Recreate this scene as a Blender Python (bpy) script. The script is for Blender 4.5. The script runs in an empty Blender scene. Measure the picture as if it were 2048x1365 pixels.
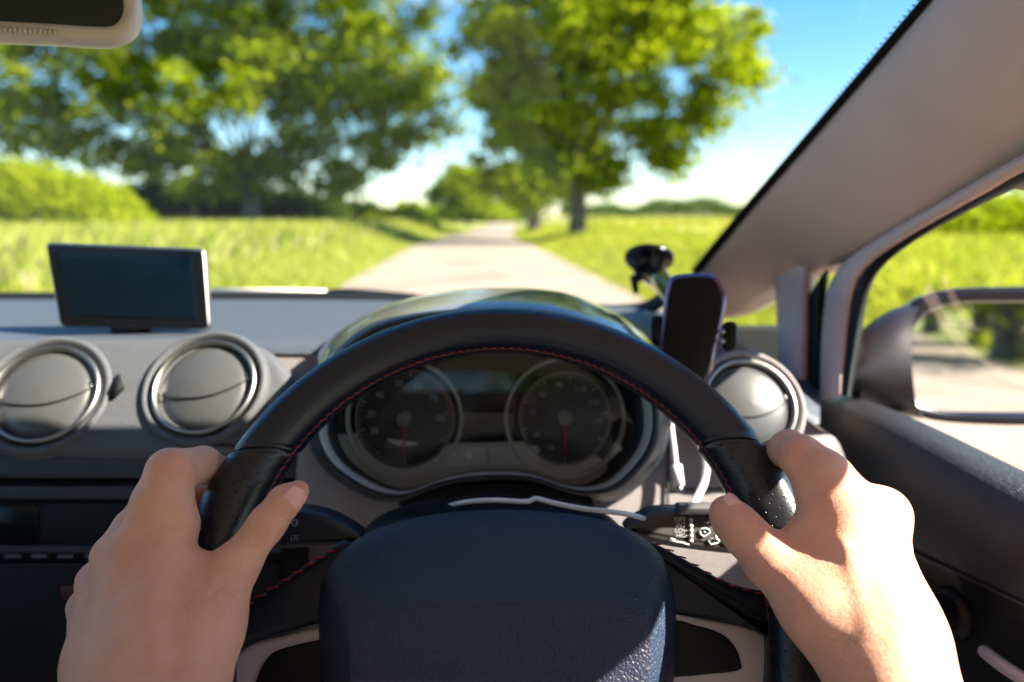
import bpy, math, random
import numpy as np
from mathutils import Vector, Matrix

R_ = math.radians
rng = np.random.default_rng(7)
random.seed(7)
SC = bpy.context.scene
COL = SC.collection

# ------------------------------------------------------------------ camera, sky, sun, exposure
CAM = Vector((0, 0, 1.2)); F = 1593.0
PITCH = R_(9.0)
Rv = Vector((1, 0, 0)); Fv = Vector((0, math.cos(PITCH), -math.sin(PITCH))); Uv = Vector((0, math.sin(PITCH), math.cos(PITCH)))
cd = bpy.data.cameras.new("camera"); cam = bpy.data.objects.new("camera", cd); COL.objects.link(cam)
cd.sensor_width = 36.0; cd.lens = F / 2048 * 36.0; cd.clip_start = 0.02; cd.clip_end = 8000
cam.location = CAM; cam.rotation_euler = (math.pi / 2 - PITCH, 0, 0)
cd.dof.use_dof = True; cd.dof.focus_distance = 0.495; cd.dof.aperture_fstop = 4.1
SC.camera = cam

SUN = Vector((0.78, -0.15, 0.62)).normalized()
w = bpy.data.worlds.new("World"); SC.world = w; w.use_nodes = True
nt = w.node_tree; bg = nt.nodes["Background"]
sky = nt.nodes.new("ShaderNodeTexSky"); sky.sky_type = 'NISHITA'; sky.sun_disc = False
sky.sun_elevation = math.asin(SUN.z); sky.sun_rotation = math.atan2(SUN.x, SUN.y)
sky.air_density = 1.0; sky.dust_density = 0.15; sky.ozone_density = 3.5
tc = nt.nodes.new("ShaderNodeTexCoord"); mp = nt.nodes.new("ShaderNodeMapping"); mp.inputs['Scale'].default_value = (1, 1, 2.6)
nz = nt.nodes.new("ShaderNodeTexNoise"); nz.inputs['Scale'].default_value = 2.3; nz.inputs['Detail'].default_value = 6; nz.inputs['Roughness'].default_value = .6
cr = nt.nodes.new("ShaderNodeValToRGB"); cr.color_ramp.elements[0].position = .60; cr.color_ramp.elements[1].position = .95
mx = nt.nodes.new("ShaderNodeMixRGB"); mx.inputs[2].default_value = (9, 9.3, 9.8, 1)
nt.links.new(tc.outputs['Generated'], mp.inputs[0]); nt.links.new(mp.outputs[0], nz.inputs[0]); nt.links.new(nz.outputs[0], cr.inputs[0])
nt.links.new(cr.outputs[0], mx.inputs[0]); hsv = nt.nodes.new('ShaderNodeHueSaturation'); hsv.inputs['Saturation'].default_value = 1.3; nt.links.new(sky.outputs[0], hsv.inputs['Color']); nt.links.new(hsv.outputs[0], mx.inputs[1]); nt.links.new(mx.outputs[0], bg.inputs[0])
bg.inputs[1].default_value = 0.055
sd = bpy.data.lights.new("sun", 'SUN'); sd.energy = 5.0; sd.angle = R_(0.5); sd.color = (1.0, .92, .78)
so = bpy.data.objects.new("sun", sd); COL.objects.link(so); so.rotation_euler = SUN.to_track_quat('Z', 'Y').to_euler(); so.location = (5, 5, 20)
SC.view_settings.view_transform = 'Standard'; SC.view_settings.look = 'None'; SC.view_settings.exposure = 2.4; SC.view_settings.gamma = 1
SC.view_settings.use_curve_mapping = False
SC.cycles.use_denoising = True
SC.cycles.max_bounces = 8; SC.cycles.transparent_max_bounces = 16; SC.cycles.transmission_bounces = 4
SC.cycles.sample_clamp_indirect = 6.0

# ------------------------------------------------------------------ coordinate helpers (photo pixels 2048x1365 + depth in metres)
def D_(px, py):
    return Fv + Rv * ((px - 1024) / F) + Uv * ((682.5 - py) / F)
def P(px, py, d): return CAM + D_(px, py) * d
def PY(px, py, y): v = D_(px, py); return CAM + v * (y / v.y)
def PX(px, py, x): v = D_(px, py); return CAM + v * (x / v.x)
def PG(px, y, z=0): v = D_(px, 682.5); return Vector((v.x * y / D_(px, 430).y, y, z))
WT = R_(18.0)
WC = P(1000, 1222, 0.5)
We1 = (Rv * math.cos(R_(.9)) + (Uv * math.cos(WT) + Fv * math.sin(WT)) * math.sin(R_(.9))).normalized()
Wn = (Uv * math.sin(WT) - Fv * math.cos(WT)).normalized()
We2 = Wn.cross(We1)
def onplane(px, py, p0, n):
    v = D_(px, py); return CAM + v * ((p0 - CAM).dot(n) / v.dot(n))
def W(px, py, h): return onplane(px, py, WC + Wn * h, Wn)
WS_P = Vector((0, 1.2, 1.08)); WS_N = Vector((0, -.6, -1)).normalized()
def WS(px, py, off=0.0): return onplane(px, py, WS_P + WS_N * off, WS_N)

# ------------------------------------------------------------------ object helpers
def tag(o, label=None, cat=None, group=None, kind=None):
    if label: o['label'] = label
    if cat: o['category'] = cat
    if group: o['group'] = group
    if kind: o['kind'] = kind
    return o
def empty(name, loc, parent=None):
    o = bpy.data.objects.new(name, None); COL.objects.link(o); o.location = loc; o.empty_display_size = .05
    if parent: adopt(o, parent)
    return o
def world_loc(p):
    l = Vector(p.location)
    m = Matrix.Translation(l)
    return (world_mat(p.parent) @ p.matrix_parent_inverse @ m) if p.parent else m
def world_mat(p): return world_loc(p)
def adopt(o, parent):
    o.parent = parent; o.matrix_parent_inverse = world_mat(parent).inverted()
def link(name, me, mat, parent=None, smooth=True):
    o = bpy.data.objects.new(name, me); COL.objects.link(o)
    if mat is not None: me.materials.append(mat)
    if smooth and len(me.polygons): me.polygons.foreach_set('use_smooth', [True] * len(me.polygons))
    if parent: adopt(o, parent)
    return o
def mesh(name, V, Fc, mat, parent=None, smooth=True, bevel=0, solid=0, subs=0, segs=2, angle=35, solid_off=-1):
    me = bpy.data.meshes.new(name); me.from_pydata([tuple(v) for v in V], [], [tuple(f) for f in Fc]); me.validate(); me.update()
    o = link(name, me, mat, parent, smooth)
    if solid: m = o.modifiers.new("s", 'SOLIDIFY'); m.thickness = solid; m.offset = solid_off
    if bevel: m = o.modifiers.new("b", 'BEVEL'); m.width = bevel; m.segments = segs; m.limit_method = 'ANGLE'; m.angle_limit = R_(angle)
    if subs: m = o.modifiers.new("u", 'SUBSURF'); m.levels = subs; m.render_levels = subs
    return o
def npmesh(name, V, Q, mat, parent=None, smooth=False):
    me = bpy.data.meshes.new(name); V = np.asarray(V, dtype=np.float32); Q = np.asarray(Q, dtype=np.int32)
    n, k = Q.shape
    me.vertices.add(len(V)); me.vertices.foreach_set('co', V.ravel())
    me.loops.add(n * k); me.loops.foreach_set('vertex_index', Q.ravel())
    me.polygons.add(n); me.polygons.foreach_set('loop_start', np.arange(0, n * k, k, dtype=np.int32))
    me.update(calc_edges=True)
    return link(name, me, mat, parent, smooth)
class MB:
    def __init__(s): s.V = []; s.F = []
    def add(s, V, Fc):
        n = len(s.V); s.V += [Vector(v) for v in V]; s.F += [tuple(i + n for i in f) for f in Fc]; return s
    def build(s, name, mat, parent=None, **k): return mesh(name, s.V, s.F, mat, parent, **k)
def tubeVF(pts, rad, n=12, caps=True, closed=False):
    pts = [Vector(p) for p in pts]; m = len(pts)
    if not hasattr(rad, '__len__'): rad = [rad] * m
    V = []; Fc = []; up = None
    for i, p in enumerate(pts):
        a = pts[(i - 1) % m] if (i > 0 or closed) else p; b = pts[(i + 1) % m] if (i < m - 1 or closed) else p
        t = (b - a).normalized()
        if up is None: up = t.orthogonal().normalized()
        up = (up - t * up.dot(t)).normalized(); s = t.cross(up)
        for j in range(n):
            an = 2 * math.pi * j / n; V.append(p + (up * math.cos(an) + s * math.sin(an)) * rad[i])
    for i in range(m if closed else m - 1):
        for j in range(n):
            Fc.append((i * n + j, i * n + (j + 1) % n, ((i + 1) % m) * n + (j + 1) % n, ((i + 1) % m) * n + j))
    if caps and not closed:
        Fc.append(tuple(range(n))[::-1]); Fc.append(tuple((m - 1) * n + j for j in range(n)))
    return V, Fc
def tube(name, pts, rad, mat, parent=None, n=12, closed=False): return mesh(name, *tubeVF(pts, rad, n, True, closed), mat, parent)
def spline(pts, k=8, closed=False):
    P_ = [Vector(p) for p in pts]; n = len(P_); out = []
    for i in range(n if closed else n - 1):
        if closed: a, b, c, d = P_[(i - 1) % n], P_[i], P_[(i + 1) % n], P_[(i + 2) % n]
        else: a, b, c, d = P_[max(i - 1, 0)], P_[i], P_[i + 1], P_[min(i + 2, n - 1)]
        for j in range(k):
            t = j / k
            out.append(.5 * ((2 * b) + (c - a) * t + (2 * a - 5 * b + 4 * c - d) * t * t + (-a + 3 * b - 3 * c + d) * t ** 3))
    if not closed: out.append(P_[-1])
    return out
def sp2(pts, k=6, closed=False): return [(v.x, v.y) for v in spline([(p[0], p[1], 0) for p in pts], k, closed)]
def ringsVF(rings, cap0=False, cap1=False, closed=True):
    n = len(rings[0]); V = [v for r in rings for v in r]; Fc = []
    for i in range(len(rings) - 1):
        for j in range(n if closed else n - 1):
            Fc.append((i * n + j, i * n + (j + 1) % n, (i + 1) * n + (j + 1) % n, (i + 1) * n + j))
    if cap0: Fc.append(tuple(range(n))[::-1])
    if cap1: Fc.append(tuple((len(rings) - 1) * n + j for j in range(n)))
    return V, Fc
def rings(name, rs, mat, parent=None, cap0=False, cap1=False, **k): return mesh(name, *ringsVF(rs, cap0, cap1), mat, parent, **k)
def shrink(r, f, push=Vector((0, 0, 0)), c=None):
    c = c or sum((Vector(v) for v in r), Vector()) / len(r)
    return [c + (Vector(v) - c) * f + push for v in r]
def inset(r, dist, push=Vector((0, 0, 0))):
    n = len(r); c = sum((Vector(v) for v in r), Vector()) / n; nn = Vector()
    for i in range(n): nn += (r[i] - c).cross(r[(i + 1) % n] - c)
    nn.normalize(); out = []
    for i in range(n):
        t = (r[(i + 1) % n] - r[i - 1]).normalized(); out.append(r[i] + nn.cross(t) * dist + push)
    return out
def slab(name, pts, thick, mat, parent=None, edge=.002, n=3, back=None):
    """solid plate: outline pts (world, roughly planar), rounded front edge, thickness away from the camera"""
    c = sum((Vector(v) for v in pts), Vector()) / len(pts); nn = Vector()
    for i in range(len(pts)): nn += (pts[i] - c).cross(pts[(i + 1) % len(pts)] - c)
    nn.normalize()
    if nn.dot(c - CAM) < 0: pts = pts[::-1]; nn = -nn
    rs = [[p + nn * thick for p in pts]]
    sgn = 1
    test = inset(pts, .001)
    if sum((a - c).length for a in test) > sum((a - c).length for a in pts): sgn = -1
    for i in range(n + 1):
        a = math.pi / 2 * i / n; rs.append(inset(pts, sgn * edge * (1 - math.cos(a)), nn * edge * (1 - math.sin(a))))
    return rings(name, rs, mat, parent, True, True)
def grid(name, rows, mat, parent=None, **k):
    n = len(rows[0]); V = [v for r in rows for v in r]
    Fc = [(i * n + j, i * n + j + 1, (i + 1) * n + j + 1, (i + 1) * n + j) for i in range(len(rows) - 1) for j in range(n - 1)]
    return mesh(name, V, Fc, mat, parent, **k)
def box(mb, c, ax, ay, az):
    c, ax, ay, az = Vector(c), Vector(ax), Vector(ay), Vector(az)
    V = [c + ax * i + ay * j + az * k for i in (-1, 1) for j in (-1, 1) for k in (-1, 1)]
    return mb.add(V, [(0, 1, 3, 2), (4, 6, 7, 5), (0, 4, 5, 1), (2, 3, 7, 6), (0, 2, 6, 4), (1, 5, 7, 3)])
def rrect(cx, cy, hw, hh, r, k=5):
    out = []
    for sx, sy, a0 in ((1, 1, 0), (-1, 1, 90), (-1, -1, 180), (1, -1, 270)):
        for i in range(k + 1):
            a = R_(a0 + 90 * i / k); out.append((cx + sx * (hw - r) + r * math.cos(a), cy + sy * (hh - r) + r * math.sin(a)))
    return out
def lathe(name, o, ax, prof, mat, parent=None, n=48, ex=None):
    ax = Vector(ax).normalized(); u = (ex or Rv); u = (u - ax * u.dot(ax)).normalized(); v = ax.cross(u)
    rs = [[Vector(o) + ax * h + (u * math.cos(2 * math.pi * j / n) + v * math.sin(2 * math.pi * j / n)) * r for j in range(n)] for r, h in prof]
    return rings(name, rs, mat, parent, False, prof[-1][0] > 1e-6 and False)
def textVF(s, size, o, ex, ey, align='CENTER', ext=0.0):
    cu = bpy.data.curves.new("t", 'FONT'); cu.body = s; cu.size = size; cu.align_x = align; cu.align_y = 'CENTER'; cu.resolution_u = 3; cu.extrude = ext
    ob = bpy.data.objects.new("t", cu); me = bpy.data.meshes.new_from_object(ob)
    V = [Vector(o) + ex * v.co.x + ey * v.co.y for v in me.vertices]; Fc = [tuple(p.vertices) for p in me.polygons]
    bpy.data.objects.remove(ob); bpy.data.curves.remove(cu); bpy.data.meshes.remove(me)
    return V, Fc

# ------------------------------------------------------------------ materials
def mat(name, col, rough=.5, metal=0, spec=.5, bump=0, bscale=600, btype='noise', var=0, vscale=8, coat=0, sheen=0, trans=0, col2=None, aniso=None):
    m = bpy.data.materials.new(name); m.use_nodes = True; t = m.node_tree; b = t.nodes["Principled BSDF"]
    b.inputs['Base Color'].default_value = (*col, 1); b.inputs['Roughness'].default_value = rough; b.inputs['Metallic'].default_value = metal
    b.inputs['Specular IOR Level'].default_value = spec; b.inputs['Coat Weight'].default_value = coat; b.inputs['Coat Roughness'].default_value = .05
    b.inputs['Sheen Weight'].default_value = sheen
    tcn = t.nodes.new("ShaderNodeTexCoord")
    if var:
        nzz = t.nodes.new("ShaderNodeTexNoise"); nzz.inputs['Scale'].default_value = vscale; nzz.inputs['Detail'].default_value = 5
        t.links.new(tcn.outputs['Object'], nzz.inputs[0])
        mr = t.nodes.new("ShaderNodeMixRGB"); c2 = col2 or tuple(c * (1 - var) for c in col)
        mr.inputs[1].default_value = (*c2, 1); mr.inputs[2].default_value = (*tuple(min(1, c * (1 + (0 if col2 else var))) for c in col), 1)
        rp = t.nodes.new("ShaderNodeMapRange"); rp.inputs[1].default_value = .35; rp.inputs[2].default_value = .65
        t.links.new(nzz.outputs[0], rp.inputs[0]); t.links.new(rp.outputs[0], mr.inputs[0]); t.links.new(mr.outputs[0], b.inputs['Base Color'])
    if bump:
        if btype == 'leather':
            tx = t.nodes.new("ShaderNodeTexVoronoi"); tx.feature = 'DISTANCE_TO_EDGE'; tx.inputs['Scale'].default_value = bscale
            wn = t.nodes.new("ShaderNodeTexNoise"); wn.inputs['Scale'].default_value = bscale * .6; wn.inputs['Detail'].default_value = 3
            vm = t.nodes.new("ShaderNodeMixRGB"); vm.blend_type = 'LINEAR_LIGHT'; vm.inputs[0].default_value = .28 / bscale
            t.links.new(tcn.outputs['Object'], wn.inputs[0]); t.links.new(tcn.outputs['Object'], vm.inputs[1]); t.links.new(wn.outputs[1], vm.inputs[2])
            t.links.new(vm.outputs[0], tx.inputs[0])
            rp2 = t.nodes.new("ShaderNodeMapRange"); rp2.interpolation_type = 'SMOOTHSTEP'; rp2.inputs[2].default_value = .22
            t.links.new(tx.outputs[0], rp2.inputs[0]); src = rp2.outputs[0]
        else:
            tx = t.nodes.new("ShaderNodeTexNoise"); tx.inputs['Scale'].default_value = bscale; tx.inputs['Detail'].default_value = 4
            t.links.new(tcn.outputs['Object'], tx.inputs[0]); src = tx.outputs[0]
        bp = t.nodes.new("ShaderNodeBump"); bp.inputs['Strength'].default_value = 1; bp.inputs['Distance'].default_value = bump
        t.links.new(src, bp.inputs['Height']); t.links.new(bp.outputs[0], b.inputs['Normal'])
    return m
M = {}  # dark leathers and plastics carry a blue tint for reflected sky
M['leather'] = mat('smooth_leather', (.005, .008, .018), .30, bump=.00003, bscale=800, btype='leather', spec=.6)
M['spoke'] = mat('spoke_leather', (.005, .008, .019), .42, spec=.35, bump=.00004, bscale=800, btype='leather')
M['pad'] = mat('grained_pad', (.020, .024, .050), .46, bump=.00028, spec=.4, bscale=430, btype='leather')
M['padtop'] = mat('smooth_pad', (.014, .026, .056), .5, bump=.00025, bscale=400, btype='leather')
M['groove'] = mat('groove_black', (.004, .004, .005), .6)
M['thread'] = mat('red_thread', (.24, .010, .013), .6)
M['thread2'] = mat('grey_thread', (.06, .055, .06), .7)
M['silver'] = mat('satin_silver', (.50, .45, .48), .38, metal=.2, bump=.00003, bscale=1500)
M['chrome'] = mat('chrome', (.34, .335, .32), .36, metal=1)
M['dashtop'] = mat('dash_top', (.055, .065, .085), .47, bump=.0003, bscale=700, btype='leather', spec=.6)
M['dashgrey'] = mat('dash_grey', (.24, .21, .21), .5, bump=.00025, bscale=700, btype='leather')
M['flap'] = mat('vent_flap', (.060, .061, .062), .38, bump=.00006, bscale=900)
M['dashdark'] = mat('dash_dark', (.02, .026, .036), .5, bump=.0002, bscale=700)
M['black'] = mat('black_plastic', (.006, .007, .009), .42, spec=.2)
M['blackmatt'] = mat('matt_black', (.005, .006, .007), .7, spec=.2)
M['gloss'] = mat('gloss_black', (.003, .0035, .005), .12, spec=.25)
M['screen'] = mat('screen_glass', (.0007, .004, .008), .10, spec=.25)
M['grey'] = mat('cluster_grey_sunlit', (.46, .47, .46), .45, bump=.00005, bscale=900)  # light grey stands in for sunlight missing from bezel lip and fascia
M['trim'] = mat('pillar_trim', (.52, .38, .335), .62, bump=.0001, bscale=1200, var=.05)  # light grey plastic tinted pink for warm bounced light; door trim too
M['trimdoor'] = mat('door_frame_trim', (.50, .35, .31), .55, bump=.0001, bscale=1200)
M['cream'] = mat('cream_plastic', (.74, .64, .54), .4)
M['white'] = mat('white_print', (.75, .75, .78), .6)
M['cable'] = mat('white_cable', (.80, .80, .82), .35)
M['door'] = mat('door_plastic', (.013, .014, .021), .46, bump=.0003, bscale=800, btype='leather')
M['gface'] = mat('gauge_face_grey', (.022, .022, .024), .6)
M['podgrey'] = mat('vent_pod_grey', (.080, .083, .092), .5, bump=.00025, bscale=700, btype='leather')
M['housing'] = mat('mirror_housing', (.010, .009, .013), .3, spec=.35)
M['mirror'] = mat('mirror_glass', (.86, .87, .87), .02, metal=1)
M['dark_mirror'] = mat('mirror_cabin_dark', (.05, .06, .05), .05, metal=1)  # near-black tint stands in for the dark cabin it would reflect
M['paint'] = mat('dark_body_paint', (.010, .012, .022), .18, coat=1)
M['lining'] = mat('headlining', (.78, .74, .70), .9, bump=.0005, bscale=500)
M['seat'] = mat('seat_cloth', (.28, .27, .27), .9, bump=.0005, bscale=800)
M['shirt'] = mat('shirt_cloth', (.80, .76, .70), .9, bump=.0004, bscale=700)  # unseen shirt, seats and lining lightened to bounce light onto the hands
M['red'] = mat('red_needle', (.45, .02, .015), .4)
M['redline'] = mat('red_line', (.30, .03, .03), .5)
M['icon'] = mat('grey_blue_print', (.34, .36, .44), .6)
M['purple'] = mat('iridescent_rim', (.26, .16, .26), .2, metal=.8)
M['hood'] = mat('hood_gloss', (.17, .17, .15), .14, coat=.5)
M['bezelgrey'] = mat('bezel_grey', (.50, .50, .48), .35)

def glass_mat(name, tint, k, rough=0.0):
    m = bpy.data.materials.new(name); m.use_nodes = True; t = m.node_tree
    for n_ in list(t.nodes): t.nodes.remove(n_)
    o = t.nodes.new("ShaderNodeOutputMaterial"); mi = t.nodes.new("ShaderNodeMixShader"); a = t.nodes.new("ShaderNodeBsdfTransparent"); g = t.nodes.new("ShaderNodeBsdfGlossy")
    a.inputs[0].default_value = (*tint, 1); g.inputs['Roughness'].default_value = rough
    fr = t.nodes.new("ShaderNodeFresnel"); fr.inputs[0].default_value = 1.45; mm = t.nodes.new("ShaderNodeMath"); mm.operation = 'MULTIPLY'; mm.inputs[1].default_value = k
    t.links.new(fr.outputs[0], mm.inputs[0]); t.links.new(mm.outputs[0], mi.inputs[0]); t.links.new(a.outputs[0], mi.inputs[1]); t.links.new(g.outputs[0], mi.inputs[2]); t.links.new(mi.outputs[0], o.inputs[0])
    return m
M['glass'] = glass_mat('window_glass', (.97, .985, .975), .8)
M['lens'] = glass_mat('dial_glass', (.93, .93, .93), .9)

def grip_mat():
    m = mat('perforated_leather', (.006, .007, .013), .30, bump=.00003, bscale=800, btype='leather', spec=.6); t = m.node_tree; b = t.nodes["Principled BSDF"]
    uv = t.nodes.new("ShaderNodeUVMap"); mp = t.nodes.new("ShaderNodeMapping"); mp.inputs['Scale'].default_value = (1 / .0065, 1 / .0065, 1); mp.inputs['Rotation'].default_value = (0, 0, R_(45))
    t.links.new(uv.outputs[0], mp.inputs[0])
    vo = t.nodes.new("ShaderNodeTexVoronoi"); vo.inputs['Scale'].default_value = 1; vo.inputs['Randomness'].default_value = 0.05; vo.voronoi_dimensions = '2D'
    t.links.new(mp.outputs[0], vo.inputs[0])
    mr = t.nodes.new("ShaderNodeMapRange"); mr.inputs[1].default_value = .06; mr.inputs[2].default_value = .12; t.links.new(vo.outputs['Distance'], mr.inputs[0])
    mxx = t.nodes.new("ShaderNodeMixRGB"); mxx.inputs[1].default_value = (.001, .001, .001, 1); mxx.inputs[2].default_value = (.009, .010, .016, 1)
    t.links.new(mr.outputs[0], mxx.inputs[0]); t.links.new(mxx.outputs[0], b.inputs['Base Color'])
    old = b.inputs['Normal'].links[0].from_node; bp = t.nodes.new("ShaderNodeBump"); bp.inputs['Distance'].default_value = .0012
    t.links.new(mr.outputs[0], bp.inputs['Height']); t.links.new(old.outputs[0], bp.inputs['Normal']); t.links.new(bp.outputs[0], b.inputs['Normal'])
    return m
M['grip'] = grip_mat()

def leaf_mat(name, c1, c2, trans=.45):
    m = bpy.data.materials.new(name); m.use_nodes = True; t = m.node_tree
    for n_ in list(t.nodes): t.nodes.remove(n_)
    o = t.nodes.new("ShaderNodeOutputMaterial"); mi = t.nodes.new("ShaderNodeMixShader"); d = t.nodes.new("ShaderNodeBsdfDiffuse"); tr = t.nodes.new("ShaderNodeBsdfTranslucent")
    g = t.nodes.new("ShaderNodeNewGeometry"); cr = t.nodes.new("ShaderNodeMixRGB"); cr.inputs[1].default_value = (*c1, 1); cr.inputs[2].default_value = (*c2, 1)
    t.links.new(g.outputs['Random Per Island'], cr.inputs[0]); t.links.new(cr.outputs[0], d.inputs[0])
    hs = t.nodes.new("ShaderNodeMixRGB"); hs.blend_type = 'MULTIPLY'; hs.inputs[0].default_value = 1; hs.inputs[2].default_value = (1.15, 1.25, .45, 1)
    t.links.new(cr.outputs[0], hs.inputs[1]); t.links.new(hs.outputs[0], tr.inputs[0])
    mi.inputs[0].default_value = trans; t.links.new(d.outputs[0], mi.inputs[1]); t.links.new(tr.outputs[0], mi.inputs[2]); t.links.new(mi.outputs[0], o.inputs[0])
    return m
M['leafA'] = leaf_mat('leaves_lime', (.15, .21, .010), (.37, .40, .018), .52)
M['leafB'] = leaf_mat('leaves_green', (.13, .19, .010), (.34, .38, .022), .52)
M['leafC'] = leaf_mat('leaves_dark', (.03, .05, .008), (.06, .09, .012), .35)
M['grassb'] = leaf_mat('grass_blades', (.22, .27, .04), (.40, .41, .10), .45)
M['meadow'] = leaf_mat('meadow_blades', (.22, .27, .03), (.40, .38, .07), .45)
M['seed'] = leaf_mat('pale_seed_heads', (.26, .25, .09), (.34, .31, .15), .3)
M['bark'] = mat('bark', (.13, .10, .075), .9, bump=.03, bscale=6, var=.4, vscale=3)
M['ground'] = mat('grass_ground', (.16, .18, .03), .95, var=.35, vscale=.6, bump=.05, bscale=8)
M['field'] = mat('yellow_field', (.32, .28, .06), .95, var=.3, vscale=.15, col2=(.22, .25, .05))
M['road'] = mat('dusty_road', (.24, .19, .145), .9, var=.22, vscale=.55, bump=.004, bscale=60)
M['roadpatch'] = mat('road_patch', (.34, .29, .24), .9, var=.2, vscale=5)
M['farwood'] = leaf_mat('far_wood_leaves', (.07, .11, .04), (.11, .15, .05), .3)

# ------------------------------------------------------------------ outside: ground, road, field
def sst(a, b, x): t = min(1, max(0, (x - a) / (b - a))); return t * t * (3 - 2 * t)
def xc(y):
    t = sst(22, 75, y); a = .15 - .053 * min(max(y, 0), 45); return a * (1 - t) + (-1.25 - .004 * max(0, y - 75)) * t
def hw(y): return 2.45 + 1.0 * (1 - sst(4, 10, y)) - .75 * sst(25, 60, y)
def gh(x, y):
    o = x - xc(y); h = hw(y); a = abs(o)
    if a < h: return -.03
    s = sst(h, h + 2.6, a)
    z = s * (.42 if o < 0 else .22)
    if o < 0: z += .25 * sst(10, 20, a) * (1 - sst(60, 120, y))
    return -.03 + .03 * sst(h, h + .15, a) + z
offs = [-4000, -1500, -600, -250, -120, -60, -35, -22, -15, -11, -8, -6, -5, -4.2, -3.6, -3.1, -2.75, -2.5, -2.2, -1.6, 0, 1.6, 2.2, 2.5, 2.75, 3.1, 3.6, 4.2, 5, 6, 8, 11, 15, 22, 35, 60, 120, 250, 600, 1500, 4000]
ys = [-400, -150, -60, -30, -15, -8, -4, 0, 3, 6, 9, 12, 15, 18, 21, 24, 27, 30, 34, 38, 43, 48, 54, 60, 68, 78, 90, 110, 140, 190, 260, 400, 700, 1500, 4500]
rows = []
for y in ys:
    k = hw(y) / 2.45
    rows.append([Vector((xc(y) + o * (k if abs(o) < 6 else 1), y, gh(xc(y) + o * (k if abs(o) < 6 else 1), y))) for o in offs])
tag(grid("ground", rows, M['ground']), kind='structure')
yr = [-400 + i * 20 for i in range(20)] + list(np.arange(0, 80, 2)) + list(np.arange(80, 400, 10))
rows = []
for y in yr:
    rows.append([Vector((xc(y) + hw(y) * t * (1.0 + .02 * math.sin(y * 1.7 + t)), y, -.004 + .03 * (1 - t * t))) for t in (-1.02, -.7, -.35, 0, .35, .7, 1.02)])
tag(grid("road", rows, M['road']), kind='structure')
rows = []
for y in [22, 28, 36, 50, 80, 130, 200, 330, 520]:
    rows.append([Vector((x, y, gh(x, y) + .03)) for x in [max(9.5, 5) + y * .02, 16, 24, 40, 80, 160, 300, 500]])
tag(grid("field", rows, M['field']), kind='structure')

# tall grass on both verges (nobody could count it)
def blades(n, xs, ysa, hs, wd, lean=.35):
    zs = np.array([gh(a, b) for a, b in zip(xs, ysa)])
    ang = rng.uniform(0, math.pi, n); dx = np.cos(ang) * wd; dy = np.sin(ang) * wd
    lx = rng.normal(0, lean, n) * hs; ly = rng.normal(0, lean, n) * hs
    V = np.empty((n, 4, 3))
    V[:, 0] = np.c_[xs - dx, ysa - dy, zs]; V[:, 1] = np.c_[xs + dx, ysa + dy, zs]
    V[:, 2] = np.c_[xs + lx * .45 + dx * .7, ysa + ly * .45 + dy * .7, zs + hs * .6]; V[:, 3] = np.c_[xs + lx, ysa + ly, zs + hs]
    Q = np.arange(n * 4).reshape(n, 4)
    return V.reshape(-1, 3), Q
def verge(n, side, y0, y1, o0, o1, h0, h1):
    t = rng.uniform(0, 1, n); y = y0 * (y1 / y0) ** t; o = o0 + (o1 - o0) * rng.uniform(0, 1, n) ** 1.6
    hws = np.array([hw(a) for a in y]); xcs = np.array([xc(a) for a in y])
    x = xcs + side * (hws + o); k = np.clip((o - .1) / 2.2, 0, 1)
    h = (h0 + (h1 - h0) * k) * rng.uniform(.55, 1.1, n); wd = .009 + .00055 * y
    return x, y, h, wd
a = verge(70000, -1, 4, 60, -.1, 17, .10, .62); Vl, Ql = blades(70000, *a)
tag(npmesh("verge_grass", Vl, Ql, M['grassb']), "tall yellow-green grass along the left verge of the lane", "grass", kind='stuff')
a = verge(60000, 1, 4, 70, -.1, 6.5, .08, .42); Vl, Ql = blades(60000, *a)
tag(npmesh("verge_grass", Vl, Ql, M['meadow']), "bright green grass along the right verge of the lane", "grass", kind='stuff')
n = 900
t = rng.uniform(0, 1, n); y = 4 * 14 ** t; x = np.array([xc(b) - hw(b) for b in y]) - 1.0 - rng.uniform(0, 1, n) ** 1.5 * 13
Vl, Ql = blades(n, x, y, rng.uniform(.45, .75, n), .005 + .0005 * y, .1)
Vl = Vl.reshape(-1, 4, 3); Vl[:, 0, 2] += .5; Vl[:, 1, 2] += .5; Vl = Vl.reshape(-1, 3)
tag(npmesh("seed_heads", Vl, Ql, M['seed']), "pale seed heads above the left verge grass", "grass", kind='stuff')
n = 80000
x = rng.uniform(4.2, 22, n); y = rng.uniform(-25, 26, n); k = (x > 3.9 + y * .09)
x, y = x[k], y[k]; n = len(x)
Vl, Ql = blades(n, x, y, rng.uniform(.25, .55, n), .012 + .0006 * np.hypot(x, y), .3)
tag(npmesh("meadow_grass", Vl, Ql, M['meadow']), "lush green meadow grass beside the car, seen through the side window", "grass", kind='stuff')
n = 14000
x = rng.uniform(8, 110, n); y = 22 + 160 * rng.uniform(0, 1, n) ** 1.5; k = x > 6 + y * .03
x, y = x[k], y[k]; n = len(x)
Vl, Ql = blades(n, x, y, rng.uniform(.25, .5, n), .02 + .0012 * y, .3)
tag(npmesh("field_grass", Vl, Ql, leaf_mat('field_flowers', (.18, .23, .03), (.42, .36, .05), .35)), "yellow flowering crop across the open field on the right", "crop", kind='stuff')

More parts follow.
